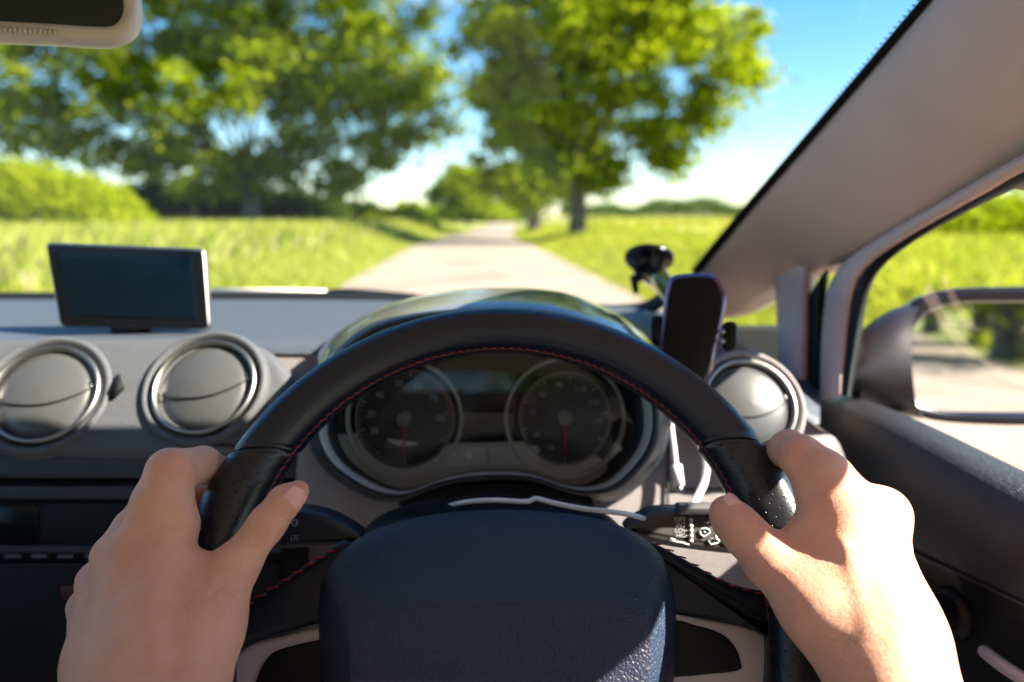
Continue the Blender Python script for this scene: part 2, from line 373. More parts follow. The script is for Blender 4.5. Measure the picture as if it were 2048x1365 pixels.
# ------------------------------------------------------------------ trees and bushes
def leafquads(C, size, jit=.35):
    n = len(C); a = rng.normal(size=(n, 3)); a /= np.linalg.norm(a, axis=1)[:, None]; b = rng.normal(size=(n, 3)); b -= a * (a * b).sum(1)[:, None]; b /= np.linalg.norm(b, axis=1)[:, None]
    s = (size * rng.uniform(1 - jit, 1 + jit, n))[:, None]; V = np.empty((n, 4, 3))
    V[:, 0] = C - a * s; V[:, 1] = C - b * s * .55; V[:, 2] = C + a * s; V[:, 3] = C + b * s * .55
    return V.reshape(-1, 3), np.arange(n * 4).reshape(n, 4)
def tree(name, label, group, blobs, D, tpx, tw, base_h, leafm, ls, dens=1.0, kids=1.0, cat="tree"):
    base = PG(tpx, D); base.z = gh(base.x, base.y)
    root = empty(name, base); tag(root, label, cat, group)
    mb = MB(); cs = []
    top = base + Vector((0, 0, base_h))
    mb.add(*tubeVF([base - Vector((0, 0, .3)), base + Vector((0, 0, .25)), base + Vector((.02, 0, base_h * .5)), top], [tw * 1.5, tw * 1.12, tw * .95, tw * .85], 12))
    allc = []
    for (bx, by, rx, ry) in blobs:
        c = PY(bx, by, D); rxm = rx / F * D; rym = ry / F * D; rd = min(4.8, (rxm + rym) * .55)
        c.y += rng.uniform(-1, 1) * rd * .5
        mid = top.lerp(c, .5) + Vector((0, 0, -.08 * (c - top).length)) + Vector(rng.normal(0, .3, 3))
        rl = tw * .30 * min(1, .35 + rxm / 6)
        mb.add(*tubeVF(spline([top - Vector((0, 0, .4)), mid, c], 4), [rl * (1 - .085 * i) for i in range(9)], 7))
        nc = max(6, int(rxm * rym * 5.2 * kids))
        for i in range(nc):
            v = rng.normal(size=3); v /= np.linalg.norm(v); r = rng.uniform(0, 1) ** .4
            p = np.array([c.x + v[0] * rxm * r, c.y + v[1] * rd * r, c.z + v[2] * rym * r]); allc.append(p)
            if i % 9 == 0: mb.add(*tubeVF([c, (c + Vector(p)) / 2 + Vector((0, 0, -.1)), Vector(p)], [.07, .045, .02], 5))
    allc = np.array(allc); nl = int(88 * dens)
    C = np.repeat(allc, nl, 0); sg = rng.uniform(.25, .60, len(allc)); C = C + rng.normal(size=C.shape) * np.repeat(sg, nl)[:, None] * np.array([1, 1, .62])
    C = C[C[:, 2] > base.z + .3]
    mb.build("trunk", M['bark'], root)
    V, Q = leafquads(C, ls); npmesh("crown", V, Q, leafm, root)
    return root
LR = "tall trees lining the lane"
tree("broadleaf_tree", "wide-crowned tree with dark forked trunk on the left, arching over the verge", LR,
     [(520, 350, 120, 34), (430, 372, 90, 22), (330, 345, 90, 24), (190, 318, 90, 22), (60, 295, 80, 22), (740, 300, 60, 40), (260, 300, 120, 26), (650, 370, 50, 24), (120, 120, 190, 110), (40, 220, 110, 55), (330, 60, 200, 110), (560, 50, 220, 110), (770, 90, 130, 120), (250, 215, 170, 60), (470, 190, 180, 85), (680, 190, 150, 85), (840, 200, 80, 80), (600, 290, 120, 45), (700, 335, 55, 45), (370, 290, 90, 38), (500, -110, 480, 120), (150, 275, 60, 22), (790, 265, 50, 35), (480, 330, 60, 30), (60, 20, 160, 90)],
     38, 503, .42, 3.4, M['leafB'], .17, 1.0)
tree("broadleaf_tree", "tall lime-green tree with straight pale trunk beside the field, right of the lane", LR,
     [(1150, 50, 190, 120), (1330, 60, 170, 110), (1000, 70, 105, 110), (1440, 160, 85, 60), (1250, 180, 170, 75), (1050, 200, 115, 85), (1345, 245, 55, 45), (1415, 235, 45, 45), (1120, 290, 85, 45), (1200, -110, 320, 110), (1310, 290, 30, 40), (1480, 80, 60, 60), (1200, 330, 35, 35), (1345, 320, 16, 26), (1085, 372, 42, 30), (1215, 352, 36, 26), (1130, 345, 60, 40)],
     34, 1155, .36, 3.6, M['leafA'], .17, 1.1, 1.15)
tree("broadleaf_tree", "green tree with trunk just behind and left of the pale-trunked tree", LR,
     [(1040, 290, 95, 85), (990, 350, 55, 45), (1105, 370, 60, 42), (1060, 180, 120, 90), (1040, 390, 60, 30), (1170, 300, 60, 70)],
     50, 1068, .42, 3.0, M['leafB'], .20, 1.1, .9)
tree("small_tree", "small rounded tree standing left of the lane in the distance", "smaller trees down the lane",
     [(925, 365, 55, 40), (955, 400, 48, 35), (900, 390, 38, 32), (985, 425, 40, 22), (920, 420, 45, 22)],
     78, 935, .25, 1.6, M['leafB'], .22, 1.2, 1.3)
tree("small_tree", "dim tree at far end of the lane, right of the road", "smaller trees down the lane",
     [(1035, 425, 22, 16), (1010, 418, 22, 16), (1050, 410, 22, 18)], 130, 1030, .25, 1.0, M['leafB'], .28, 1.2, 1.5)
tree("side_tree", "tree at the far edge of the meadow in the side window", "trees seen past the door mirror",
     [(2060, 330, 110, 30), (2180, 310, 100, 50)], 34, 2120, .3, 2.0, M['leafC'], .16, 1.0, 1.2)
for (x, y, lab) in ((4.0, -18, "roadside tree close behind the car, reflected in the door mirror"), (4.7, -26, "roadside tree further behind the car, reflected in the door mirror"), (4.3, -36, "roadside tree farthest behind the car, reflected in the door mirror")):
    base = Vector((x, y, gh(x, y))); root = empty("roadside_tree", base); tag(root, lab, "tree", "trees behind the car")
    mb = MB(); mb.add(*tubeVF([base - Vector((0, 0, .3)), base + Vector((0, 0, .3)), base + Vector((0, 0, 3)), base + Vector((.2, 0, 6))], [.5, .36, .3, .18], 10)); 
    cc = [np.array([x + rng.normal(0, 2.0), y + rng.normal(0, 1.6), rng.uniform(1.5, 6)]) for _ in range(190)]
    for c in cc[::6]: mb.add(*tubeVF([base + Vector((0, 0, 3.0)), Vector(c)], [.1, .03], 5))
    mb.build("trunk", M['bark'], root); C = np.repeat(np.array(cc), 60, 0); C = C + rng.normal(0, .4, C.shape); V, Q = leafquads(C, .13); npmesh("crown", V, Q, M['leafB'], root)

def bush(name, label, group, prof, D, th, leafm, ls, n, cat="bush"):
    xs = [p[0] for p in prof]; base = PG((xs[0] + xs[-1]) / 2, D); base.z = gh(base.x, base.y); root = empty(name, base); tag(root, label, cat, group)
    u = rng.uniform(xs[0], xs[-1], n); top = np.interp(u, xs, [p[1] for p in prof]); nb = 26; cx = rng.uniform(xs[0], xs[-1], nb); amp = rng.uniform(4, 14, nb)
    top += 6 * np.sin(u * .09) + 4 * np.sin(u * .23 + 1)
    dep = D + rng.uniform(-1, 1, n) * th; v0 = (u - 1024) / F
    X = v0 * D / math.cos(PITCH) * 1.0; ztop = np.array([PY(a, b, D).z for a, b in zip(u, top)]); zb = np.array([gh(a, b) for a, b in zip(X, dep)])
    k = np.sqrt(np.clip(1 - ((dep - D) / th) ** 2, 0, 1)); hgt = (ztop - zb) * (0.35 + .65 * k)
    z = zb + hgt * rng.uniform(0, 1, n) ** .45 + rng.normal(0, .08, n)
    C = np.c_[X + rng.normal(0, .1, n), dep, z]; V, Q = leafquads(C, ls); npmesh("foliage", V, Q, leafm, root)
    for i in range(4):
        mb = MB(); xb = base.x + rng.uniform(-.4, .4) * (X.max() - X.min()); zg = gh(xb, D)
        mb.add(*tubeVF([Vector((xb, D, zg - .1)), Vector((xb + rng.uniform(-.3, .3), D, zg + .3)), Vector((xb + rng.uniform(-.5, .5), D + rng.uniform(-.4, .4), zg + .6 * max(.5, float(hgt.mean()))))], [.06, .045, .02], 6))
        mb.build("stem", M['bark'], root)
    return root
HG = "hedges and bushes along the left side"
bush("bush", "rounded sunlit lime bush at far left beyond the grass", HG, [(-260, 330), (-100, 318), (60, 318), (160, 345), (250, 370), (285, 430)], 24, 1.8, M['leafA'], .085, 30000)
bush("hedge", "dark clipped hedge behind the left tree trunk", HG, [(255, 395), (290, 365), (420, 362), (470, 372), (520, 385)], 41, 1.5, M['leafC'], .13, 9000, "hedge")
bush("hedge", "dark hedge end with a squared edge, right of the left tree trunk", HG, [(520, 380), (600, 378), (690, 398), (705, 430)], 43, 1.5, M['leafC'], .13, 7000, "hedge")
bush("bush", "light green bush beyond the end of the dark hedge", HG, [(700, 400), (760, 415), (830, 415), (870, 440)], 50, 2, M['leafA'], .14, 7000)
bush("bush", "low distant bushes below the open sky left of the lane", HG, [(790, 412), (850, 405), (880, 415), (915, 432)], 90, 3, M['leafB'], .25, 4000)
bush("hedge", "green hedge along the meadow, seen through the side window", "hedges beside the meadow", [(1720, 432), (1800, 410), (1950, 396), (2100, 385), (2500, 360)], 26, 2, M['leafA'], .10, 22000, "hedge")
n = 26000
x = rng.uniform(20, 320, n); y = 330 + rng.normal(0, 6, n); z = rng.uniform(0, 1, n) ** .6 * (6.2 + 1.6 * np.sin(x * .11) + 1.0 * np.sin(x * .31 + 2))
V, Q = leafquads(np.c_[x, y, z], .75); tag(npmesh("far_woodland", V, Q, M['farwood']), "long distant belt of woodland on the horizon beyond the field", "woodland", kind='stuff')

# ------------------------------------------------------------------ the car
CAR = empty("car", Vector((-.35, .3, 0)))
tag(CAR, "interior of the right-hand-drive car around the driver, black and grey trim with red stitching", "car")
def part(name): return empty(name, WC, CAR)

# windscreen, roof, body shell
x0, x1 = -1.25, .47
ws = [Vector((x0, 1.26, 1.044)), Vector((x1, 1.26, 1.044)), Vector((x1 - .06, .585, 1.449)), Vector((x0 + .06, .585, 1.449))]
mesh("windscreen", ws, [(0, 1, 2, 3)], M['glass'], CAR, smooth=False)
def bx(name, a, b, m, bevel=.004, parent=CAR):
    mb = MB(); a, b = Vector(a), Vector(b); c = (a + b) / 2; h = (b - a) / 2
    box(mb, c, (abs(h.x), 0, 0), (0, abs(h.y), 0), (0, 0, abs(h.z))); return mb.build(name, m, parent, bevel=bevel)
roofrows = []
for y, z in ((.545, 1.438), (.50, 1.465), (.3, 1.49), (0, 1.50), (-.6, 1.50), (-1.1, 1.47), (-1.6, 1.35)):
    roofrows.append([Vector((x, y, z - dz)) for x, dz in ((-1.19, .10), (-1.12, .04), (-.9, .0), (-.35, -.015), (.2, 0), (.38, .04), (.445, .10))])
grid("roof", roofrows, M['lining'], CAR, solid=.03, solid_off=1)
rail = []  # mostly unseen roof rail, added and shaped to keep sun off the hub
for y, z in ((.66, 1.225), (.56, 1.237), (.45, 1.258), (.40, 1.265), (.34, 1.268), (.30, 1.277), (.1, 1.305), (-.3, 1.33), (-.9, 1.32), (-1.6, 1.25)):
    rail.append([Vector((.405, y, z + .02)), Vector((.41, y, z)), Vector((.43, y, z - .003)), Vector((.45, y, z)), Vector((.46, y, z + .1)), Vector((.45, y, z + .17))])
grid("roof_shade_rail", rail, M['trim'], CAR, solid=.01, solid_off=0)
bx("roof", (-1.20, .50, 1.405), (.45, .60, 1.44), M['lining'], .01)
bx("floor_pan", (-1.2, -1.6, .28), (.46, 1.3, .31), M['seat'])
bx("bulkhead", (-1.25, 1.28, .3), (.47, 1.31, 1.02), M['blackmatt'])
bx("rear_seat", (-1.15, -1.3, .5), (.44, -1.1, 1.22), M['seat'], .06)
bx("passenger_door", (-1.25, -1.6, .3), (-1.17, 1.28, 1.04), M['door'], .02)
bx("rear_panel", (-1.2, -1.66, .3), (.46, -1.6, 1.1), M['door'], .02)
for a in ((-1.2, -.25), (.42, -.25)): bx("door_pillar", (a[0], a[1] - .06, .9), (a[0] + .05, a[1] + .06, 1.47), M['trim'], .01)
bx("driver_seat", (-.25, -.62, .45), (.30, -.40, 1.10), M['seat'], .07)
bx("driver_seat", (-.25, -.45, .42), (.30, .15, .58), M['seat'], .06)
bonrow = []
for y, z in ((1.30, .985), (1.45, 1.01), (1.8, .97), (2.1, .88), (2.3, .7)):
    bonrow.append([Vector((x, y, z - .25 * abs((x + .39) / .85) ** 3 * .6)) for x in np.linspace(-1.2, .44, 13)])
grid("bonnet", bonrow, M['paint'], CAR, solid=.02, subs=1)
# base of the screen: frit line, cowl strip and wiper
frit = spline([WS(-300, 590), WS(100, 589), WS(500, 588), WS(760, 590), WS(1000, 602), WS(1180, 612), WS(1260, 612), WS(1300, 603), WS(1330, 580)], 6)
fr2 = [p + Vector((0, -.03, -.016)) for p in frit]
grid("screen_frit", [frit, fr2], M['blackmatt'], CAR, solid=.004)
tube("cowl_strip", [WS(425, 582, -.02), WS(560, 582, -.02), WS(668, 585, -.02)], .004, M['cream'], CAR, 8)
tube("cowl_strip", [WS(740, 588, -.02), WS(790, 589, -.02), WS(860, 594, -.02)], .003, M['cream'], CAR, 8)
tube("wiper", spline([WS(655, 586, -.015), WS(700, 584, -.012), WS(770, 589, -.012), WS(830, 594, -.012)], 5), .005, M['black'], CAR, 8)

# A pillar next to the driver
L = [(1392, 552), (1440, 492), (1520, 396), (1620, 280), (1720, 163), (1862, -5), (2010, -180), (2200, -400)]
L = sp2(L, 4); nL = len(L)
Rg = sp2([(1436, 640), (1484, 622), (1545, 578), (1640, 540), (1730, 500), (1900, 405), (2060, 318), (2350, 160)], 4)
rows = []
for i in range(nL):
    a = WS(*L[i], .004); t = i / (nL - 1)
    x_ = .345 + .07 * t; q = Rg[i]; b = PX(q[0], q[1], x_)
    back = Vector((.05, .05, 0)); dn = (CAM - (a + b) / 2).normalized()
    side = (b - a); wd = side.length
    rows.append([a + Vector((.03, .045, .02)), a, a + side * .06 + dn * wd * .05, a.lerp(b, .3) + dn * wd * .14, a.lerp(b, .6) + dn * wd * .17, a.lerp(b, .85) + dn * wd * .10, a.lerp(b, .97) + dn * wd * .04, b, b + Vector((.05, .04, 0))])
pil = grid("windscreen_pillar", rows, M['trim'], CAR, subs=1)
# black band and dotted edge on the glass along the pillar
L2 = sp2([(x - 14, y - 10) for x, y in [(1396, 552), (1440, 497), (1520, 402), (1620, 286), (1720, 169), (1862, 1), (2010, -174), (2200, -394)]], 4)
grid("pillar_frit", [[WS(*p, .002) for p in L2], [WS(p[0] + 20, p[1] + 10, .002) for p in L2]], M['blackmatt'], CAR, solid=.002)
mb = MB()
ex_, ey_ = Vector((1, 0, 0)), Vector((0, -1, .6)).normalized()
for j in range(112):
    t = j / 112 * (len(L2) - 1.01); i = int(t); f = t - i; qx = L2[i][0] * (1 - f) + L2[i + 1][0] * f; qy = L2[i][1] * (1 - f) + L2[i + 1][1] * f
    for rr, ox in ((.0011, 5), ):
        c = WS(qx - ox * .5, qy - ox * .4, .002); k = len(mb.V)
        mb.add([c + (ex_ * math.cos(a) + ey_ * math.sin(a)) * rr * 1.2 for a in np.linspace(0, 2 * math.pi, 8, False)], [tuple(range(8))])
mb.build("frit_dots", M['blackmatt'], pil)

# quarter light frame post, door frame, seals
def strip(name, pts, m, parent=CAR, bulge=.01, depthv=Vector((.03, .06, 0)), subs=1):
    rows = []
    for (xa, ya, da, xb, yb, db) in pts:
        a, b = P(xa, ya, da), P(xb, yb, db); dn = (CAM - (a + b) / 2).normalized()
        rows.append([a + depthv, a, a.lerp(b, .2) + dn * bulge, a.lerp(b, .8) + dn * bulge, b, b + depthv])
    return grid(name, rows, m, parent, subs=subs)
strip("quarter_post", [(1543, 560, 1.05, 1625, 520, .98), (1546, 600, 1.04, 1618, 580, .97), (1550, 660, 1.02, 1617, 650, .95), (1553, 740, .98, 1614, 740, .93), (1556, 820, .94, 1612, 830, .9)], M['trim'], bulge=.012)
strip("door_seal", [(1612, 600, .99, 1650, 540, .93), (1614, 640, .98, 1642, 600, .925), (1614, 720, .96, 1640, 690, .91), (1612, 800, .93, 1638, 800, .88)], M['blackmatt'], bulge=.004)
# door as a part with its own pieces
DOOR = empty("driver_door", P(1900, 1100, .6), CAR)
strip("window_frame", [(2120, 268, .56, 2140, 300, .55), (2000, 333, .62, 2060, 345, .60), (1900, 393, .70, 1930, 412, .68), (1800, 448, .78, 1830, 468, .76), (1720, 497, .86, 1750, 520, .83), (1668, 535, .90, 1716, 560, .86), (1645, 590, .91, 1703, 620, .86), (1637, 690, .90, 1695, 700, .85), (1636, 800, .88, 1685, 790, .82)], M['trimdoor'], DOOR, bulge=.010)
strip("window_seal", [(2120, 282, .555, 2150, 330, .56), (2000, 348, .615, 2060, 364, .61), (1900, 406, .695, 1935, 425, .69), (1800, 462, .775, 1830, 482, .77), (1746, 500, .83, 1770, 528, .82), (1712, 550, .86, 1738, 568, .85), (1702, 620, .86, 1724, 630, .85), (1694, 700, .85, 1712, 705, .84), (1680, 790, .83, 1700, 795, .82)], M['black'], DOOR, bulge=.003)
mesh("side_window", [Vector((.46, .95, 1.05)), Vector((.49, -.2, 1.0)), Vector((.43, -.2, 1.42)), Vector((.43, .45, 1.42)), Vector((.44, .70, 1.28))], [(0, 1, 2, 3, 4)], M['glass'], DOOR, smooth=False)
# door panel: rows from the window sill down, columns front to back
cols = [  # (sill), (roll), (crest inner), (mid), (lower lip), (recess), (down)
    [(1655, 775), (1625, 785), (1604, 800), (1612, 840), (1640, 900), (1670, 960), (1690, 1010)],
    [(1700, 788), (1680, 800), (1665, 822), (1668, 880), (1690, 950), (1720, 1010), (1740, 1060)],
    [(1790, 820), (1775, 835), (1765, 862), (1765, 920), (1780, 990), (1800, 1055), (1815, 1105)],
    [(1900, 870), (1892, 886), (1886, 915), (1886, 975), (1895, 1050), (1910, 1110), (1925, 1155)],
    [(2010, 925), (2006, 943), (2002, 975), (2002, 1040), (2010, 1110), (2020, 1165), (2030, 1205)],
    [(2200, 1015), (2200, 1035), (2200, 1070), (2200, 1140), (2200, 1200), (2210, 1250), (2220, 1290)],
    [(2700, 1250), (2700, 1275), (2700, 1310), (2700, 1390), (2700, 1460), (2710, 1510), (2720, 1550)]]
xs_ = [.405, .385, .368, .355, .352, .362, .372]
rows = []
for c in cols: rows.append([PX(px, py, x_ + (.022 if c is cols[0] else (.008 if c is cols[1] else 0))) for (px, py), x_ in zip(c, xs_)])
r0 = [p + Vector((.03, .08, -.02)) for p in rows[0]]
grid("door_top", [r0] + rows, M['door'], DOOR, subs=2)
rows2 = []
for c in rows: rows2.append([c[-1] + Vector((-.004, 0, .004)), c[-1] + Vector((.018, 0, -.004)), c[-1] + Vector((.022, 0, -.05)), c[-1] + Vector((.01, 0, -.12)), c[-1] + Vector((-.01, 0, -.30)), c[-1] + Vector((0, 0, -.6))])
grid("door_card", rows2, M['blackmatt'], DOOR, subs=1)
mb = MB(); box(mb, (.462, .2, .77), (.012, 0, 0), (0, .95, 0), (0, 0, .19)); mb.build("door_skin", M['paint'], DOOR, bevel=.01)
kn = PX(1872, 1228, .372); lathe("mirror_knob", kn + Vector((.012, 0, 0)), (-.9, -.35, .1), [(.024, 0), (.024, .004), (.019, .006), (.016, .010), (.015, .024), (.012, .028), (0, .029)], M['black'], DOOR, 28, ex=Uv)
grab = spline([PX(1965, 1300, .365), PX(2010, 1335, .355), PX(2070, 1372, .35), PX(2160, 1420, .35)], 6)
tube("door_handle", grab, [.002] + [.005] * (len(grab) - 1), M['silver'], DOOR, 12)

# door mirror
MIR = empty("door_mirror", PX(1750, 780, .5), CAR)
mc = P(1965, 712, .98)
gn = (Vector((.15, -.98, -.05)).normalized() - D_(1965, 712).normalized()).normalized()
def MG(px, py, h=0): return onplane(px, py, mc + gn * h, gn)
gl = sp2([(1808, 720), (1818, 665), (1850, 625), (1910, 605), (2000, 602), (2120, 606), (2200, 640), (2215, 730), (2190, 800), (2110, 828), (1980, 830), (1880, 826), (1830, 805), (1812, 770)], 5, True)
glr = [MG(*p) for p in gl]
mesh("mirror_glass", glr, [tuple(range(len(glr)))], M['mirror'], MIR, smooth=False)
lip = inset(glr, 0, gn * .004)
tube("mirror_rim", lip, .0022, M['chrome'], MIR, 8, closed=True)
ol = sp2([(1792, 725), (1798, 655), (1838, 604), (1905, 582), (2000, 577), (2130, 580), (2225, 620), (2240, 730), (2210, 822), (2110, 848), (1980, 850), (1860, 840), (1812, 815), (1794, 780)], 5, True)
o1 = [MG(*p, .012) for p in ol]
o0 = [MG(*p, .010) for p in gl]; bk = [shrink(o1, s, -gn * t, mc) for s, t in ((1.01, .02), (.95, .06), (.75, .095), (.4, .115), (.05, .12))]
rings("mirror_housing", [[MG(*p, -.003) for p in gl], o0, o1] + bk, M['housing'], MIR, False, True)
# stalk foot from the door up to the housing
fr = sp2([(1700, 720), (1712, 655), (1750, 625), (1800, 640)], 4)
rows = []
top = [(1700, 690), (1730, 640), (1790, 602), (1850, 590)]; midp = [(1700, 730), (1735, 690), (1785, 660), (1815, 650)]; low = [(1700, 775), (1740, 790), (1790, 800), (1830, 825)]; bot = [(1700, 800), (1745, 825), (1800, 845), (1850, 852)]
for q, dd in ((top, .99), (midp, .93), (low, .92), (bot, .97)): rows.append([P(p[0], p[1], dd) for p in spline([(a, b, 0) for a, b in q], 4)])
rows.insert(0, [p + Vector((.02, .05, -.03)) for p in rows[0]]); rows.append([p + Vector((.02, .05, .02)) for p in rows[-1]])
grid("mirror_foot", rows, mat('dark_grey_plastic', (.016, .012, .014), .45), MIR, subs=1)

# rear view mirror (top left)
RM = empty("rear_view_mirror", P(60, -60, .56), CAR)
rp = P(60, -40, .56); rn = (-(Fv) + Rv * .25 + Uv * .02).normalized()
def RP(px, py, h=0): return onplane(px, py, rp + rn * h, rn)
ri = sp2([(-500, -200), (-505, -60), (-460, 20), (-100, 38), (80, 47), (200, 54), (232, 48), (247, 20), (243, -30), (236, -110), (215, -180), (150, -215), (-150, -240), (-400, -240)], 5, True)
ro = sp2([(-535, -200), (-540, -50), (-480, 52), (-100, 68), (80, 75), (215, 82), (262, 66), (279, 25), (274, -35), (266, -120), (240, -210), (160, -250), (-150, -275), (-410, -275)], 5, True)
a = [RP(*p) for p in ri]; mesh("mirror_glass", a, [tuple(range(len(a)))], M['dark_mirror'], RM, smooth=False)
b1 = [RP(*p, .004) for p in ri]; b2 = [RP((p[0] + q[0]) / 2, (p[1] + q[1]) / 2, .010) for p, q in zip(ri, ro)]; b3 = [RP(*p, .004) for p in ro]; b4 = [v - rn * .012 for v in b3]; b5 = shrink(b3, .9, -rn * .03)
rings("mirror_frame", [[v - rn * .004 for v in b1], b1, b2, b3, b4, b5], M['cream'], RM, False, True)
mb = MB()
for j in range(26):
    pxx = -140 + j * 10; yy = 44 + (pxx + 140) * .055
    mb.add(*tubeVF([RP(pxx, yy + 2, .010), RP(pxx, yy + 8, .0115), RP(pxx, yy + 14, .009)], .0011, 6))
mb.build("grip_ribs", M['cream'], RM)
tube("mirror_arm", [rp - rn * .025, rp + Vector((-.03, .06, .05)), rp + Vector((-.04, .10, .12))], [.012, .012, .018], M['black'], RM, 12)
tube("sensor_foot", [WS(520, -18, .003), WS(600, 5, .003)], .018, M['lens'], RM, 12) if False else None

# dashboard top and front
cpx = [-1100, -700, -350, -150, 0, 150, 300, 450, 600, 750, 900, 1050, 1200, 1320, 1420, 1500, 1570, 1640]
rows = []
def prof(px):
    yb = np.interp(px, [-1100, 700, 1000, 1250, 1330, 1450, 1560, 1640], [592, 589, 600, 611, 620, 655, 735, 770]); db = np.interp(px, [-1100, 1300, 1560, 1640], [1.25, 1.25, .98, .92])
    yf = np.interp(px, [-1100, 500, 700, 1340, 1500, 1600, 1640], [676, 676, 680, 690, 735, 800, 830]); df = np.interp(px, [-1100, 1340, 1640], [.83, .83, .80])
    out = [(yb, db)]
    for t in (.33, .66): out.append((yb + (yf - yb) * (t ** 1.35), 1 / ((1 - t ** 1.35) / db + t ** 1.35 / df)))
    out += [(yf, df), (yf + 12, df - .008), (yf + 30, df - .012)]
    return out
pr = [prof(c) for c in cpx]
for k in range(6): rows.append([P(px, pr[i][k][0], pr[i][k][1]) for i, px in enumerate(cpx)])
grid("dash_top", rows, M['dashtop'], CAR, subs=1)
rows = []
for k, (yy, dd) in enumerate(((0, 0), (800, .81), (870, .80), (950, .79), (1030, .775), (1110, .768), (1250, .762), (1500, .755), (1900, .75))):
    if k == 0: rows.append([P(px, pr[i][5][0] - 1, pr[i][5][1] + .003) for i, px in enumerate(cpx)])
    else: rows.append([P(px + (20 if px > 1400 else 0) * k, max(yy, pr[i][5][0] + 10 * k), dd) for i, px in enumerate(cpx)])
grid("dash_front", rows, M['dashgrey'], CAR, subs=1)
# panel joints on the right of the wheel
def line(name, pts, r, m, parent=CAR, k=6, n=6): return tube(name, spline([P(*p) for p in pts], k), r, m, parent, n)
line("panel_joint", [(1337, 860, .797), (1336, 950, .786), (1335, 1040, .772)], .0012, M['groove'])
line("panel_joint", [(1337, 980, .782), (1420, 978, .782), (1560, 970, .78)], .0012, M['groove'])

# central vent pod
n_pod = (-Fv * .88 + Uv * .47).normalized(); pc = P(300, 780, .74)
def PD(px, py, h=0): return onplane(px, py, pc + n_pod * h, n_pod)
pod = sp2([(-600, 680), (-300, 676), (0, 672), (250, 670), (430, 669), (510, 684), (565, 720), (590, 775), (598, 850), (600, 905), (560, 915), (300, 912), (0, 908), (-300, 906), (-600, 906)], 4, True)
pr_ = [PD(*p) for p in pod]
slab("vent_pod", pr_, .06, M['podgrey'], CAR, edge=.012, n=5)
def vent(px, py, r, tilt=(0, 0), nm="air_vent", lab=None, flaps=True, dome=.010, off=.0, base=None, nrm=None):
    c = (PD(px, py, off) if base is None else base); ax = (nrm if nrm is not None else n_pod).copy() + Rv * tilt[0] + Uv * tilt[1]; ax.normalize()
    v = empty(nm, c, CAR)
    if lab: v['label'] = lab
    lathe("vent_surround", c, ax, [(r * 1.30, -.012), (r * 1.27, .002), (r * 1.22, .006), (r * 1.15, .006), (r * 1.10, .002), (r * 1.08, -.01)], M['dashgrey'] if base is not None else M['podgrey'], v, 64)
    lathe("vent_ring", c, ax, [(r * 1.06, -.004), (r * 1.05, .004), (r * 1.01, .0075), (r * .965, .006), (r * .93, .001), (r * .92, -.006)], M['chrome'], v, 64)
    lathe("vent_flap", c, ax, [(r * .935, -.003), (r * .90, .001), (r * .7, .0045), (r * .45, .0075), (r * .2, .009), (0, .0095)], M['flap'], v, 64)
    u = (Rv - ax * Rv.dot(ax)).normalized(); w_ = ax.cross(u)
    if w_.dot(Uv) < 0: w_ = -w_
    def dp(a, b):
        q = math.hypot(a, b) / r; return c + u * a + w_ * b + ax * (.0095 - .0105 * q * q + .0004)
    pts = [dp(r * .90 * t, r * (-.30 + .10 * t + .32 * t * t + .08 * t ** 3) - r * .0) for t in np.linspace(-.92, .90, 18)]
    tube("flap_gap", pts, .0011, M['groove'], v, 6)
    for sx in (-1, 1): tube("flap_hinge", [dp(sx * r * .86, -.1 * r if sx < 0 else .12 * r), dp(sx * r * .80, -.32 * r if sx < 0 else .28 * r)], .0016, M['chrome'], v, 6)
    return v
vent(92, 790, .0475, (.06, 0), lab="centre air vent on the left, half in shade")
vent(411, 776, .0465, (-.04, 0), lab="centre air vent nearer the wheel, fully sunlit")
# thumb wheel bump between vents
tube("vent_knob", [PD(236, 752, .000), PD(238, 776, .004), PD(222, 800, .0)], [.002, .005, .002], M['blackmatt'], CAR, 10)
# right vent
rb = P(1497, 812, .793); rnn = (-Fv * .90 + Uv * .36 + Rv * .10).normalized()
vent(0, 0, .046, nm="air_vent", lab="right air vent beside the door, glaring in full sun", base=rb, nrm=rnn)

# centre stack
CS = empty("centre_console", P(0, 1150, .7), CAR)
def CP(px, py, h=0): return onplane(px, py, P(200, 900, .735) + Vector((0, -.012 - h, 0)), Vector((0, -1, .25)).normalized())
def cplate(name, x0_, y0_, x1_, y1_, m, h=0, th=.02, r=6, e=.002, sl=0):
    return slab(name, [CP(a, b - sl * (a - x0_) / 300, h) for a, b in rrect((x0_ + x1_) / 2, (y0_ + y1_) / 2, (x1_ - x0_) / 2, (y1_ - y0_) / 2, r)], th, m, CS, edge=e)
cplate("console_ledge", -700, 908, 620, 958, M['dashdark'], .006, .04, 10, .004)
cplate("console_body", -700, 960, 590, 1700, M['blackmatt'], -.004, .05, 12, .003)
cplate("console_lip", -700, 972, 560, 998, M['dashdark'], .004, .02, 8, .002)
cplate("stereo_display", -300, 1010, 75, 1090, M['gloss'], .002, .01, 8, .001)
cplate("stereo_face", -700, 1006, 560, 1096, M['black'], .000, .01, 8, .001)
cplate("console_lip", -700, 1092, 560, 1106, M['dashdark'], .004, .02, 5, .002)
for i in range(9): cplate("stereo_button", 8 + i * 53, 1109, 40 + i * 53, 1117, mat('button_grey', (.05, .06, .075), .4) if i == 0 else bpy.data.materials['button_grey'], .004, .01, 3, .0008)
cplate("console_body", -700, 1125, 560, 1700, M['black'], .002, .02, 8, .002)
cplate("hazard_button", 120, 1172, 152, 1200, mat('dark_red', (.05, .004, .005), .4), .005, .006, 5, .001)

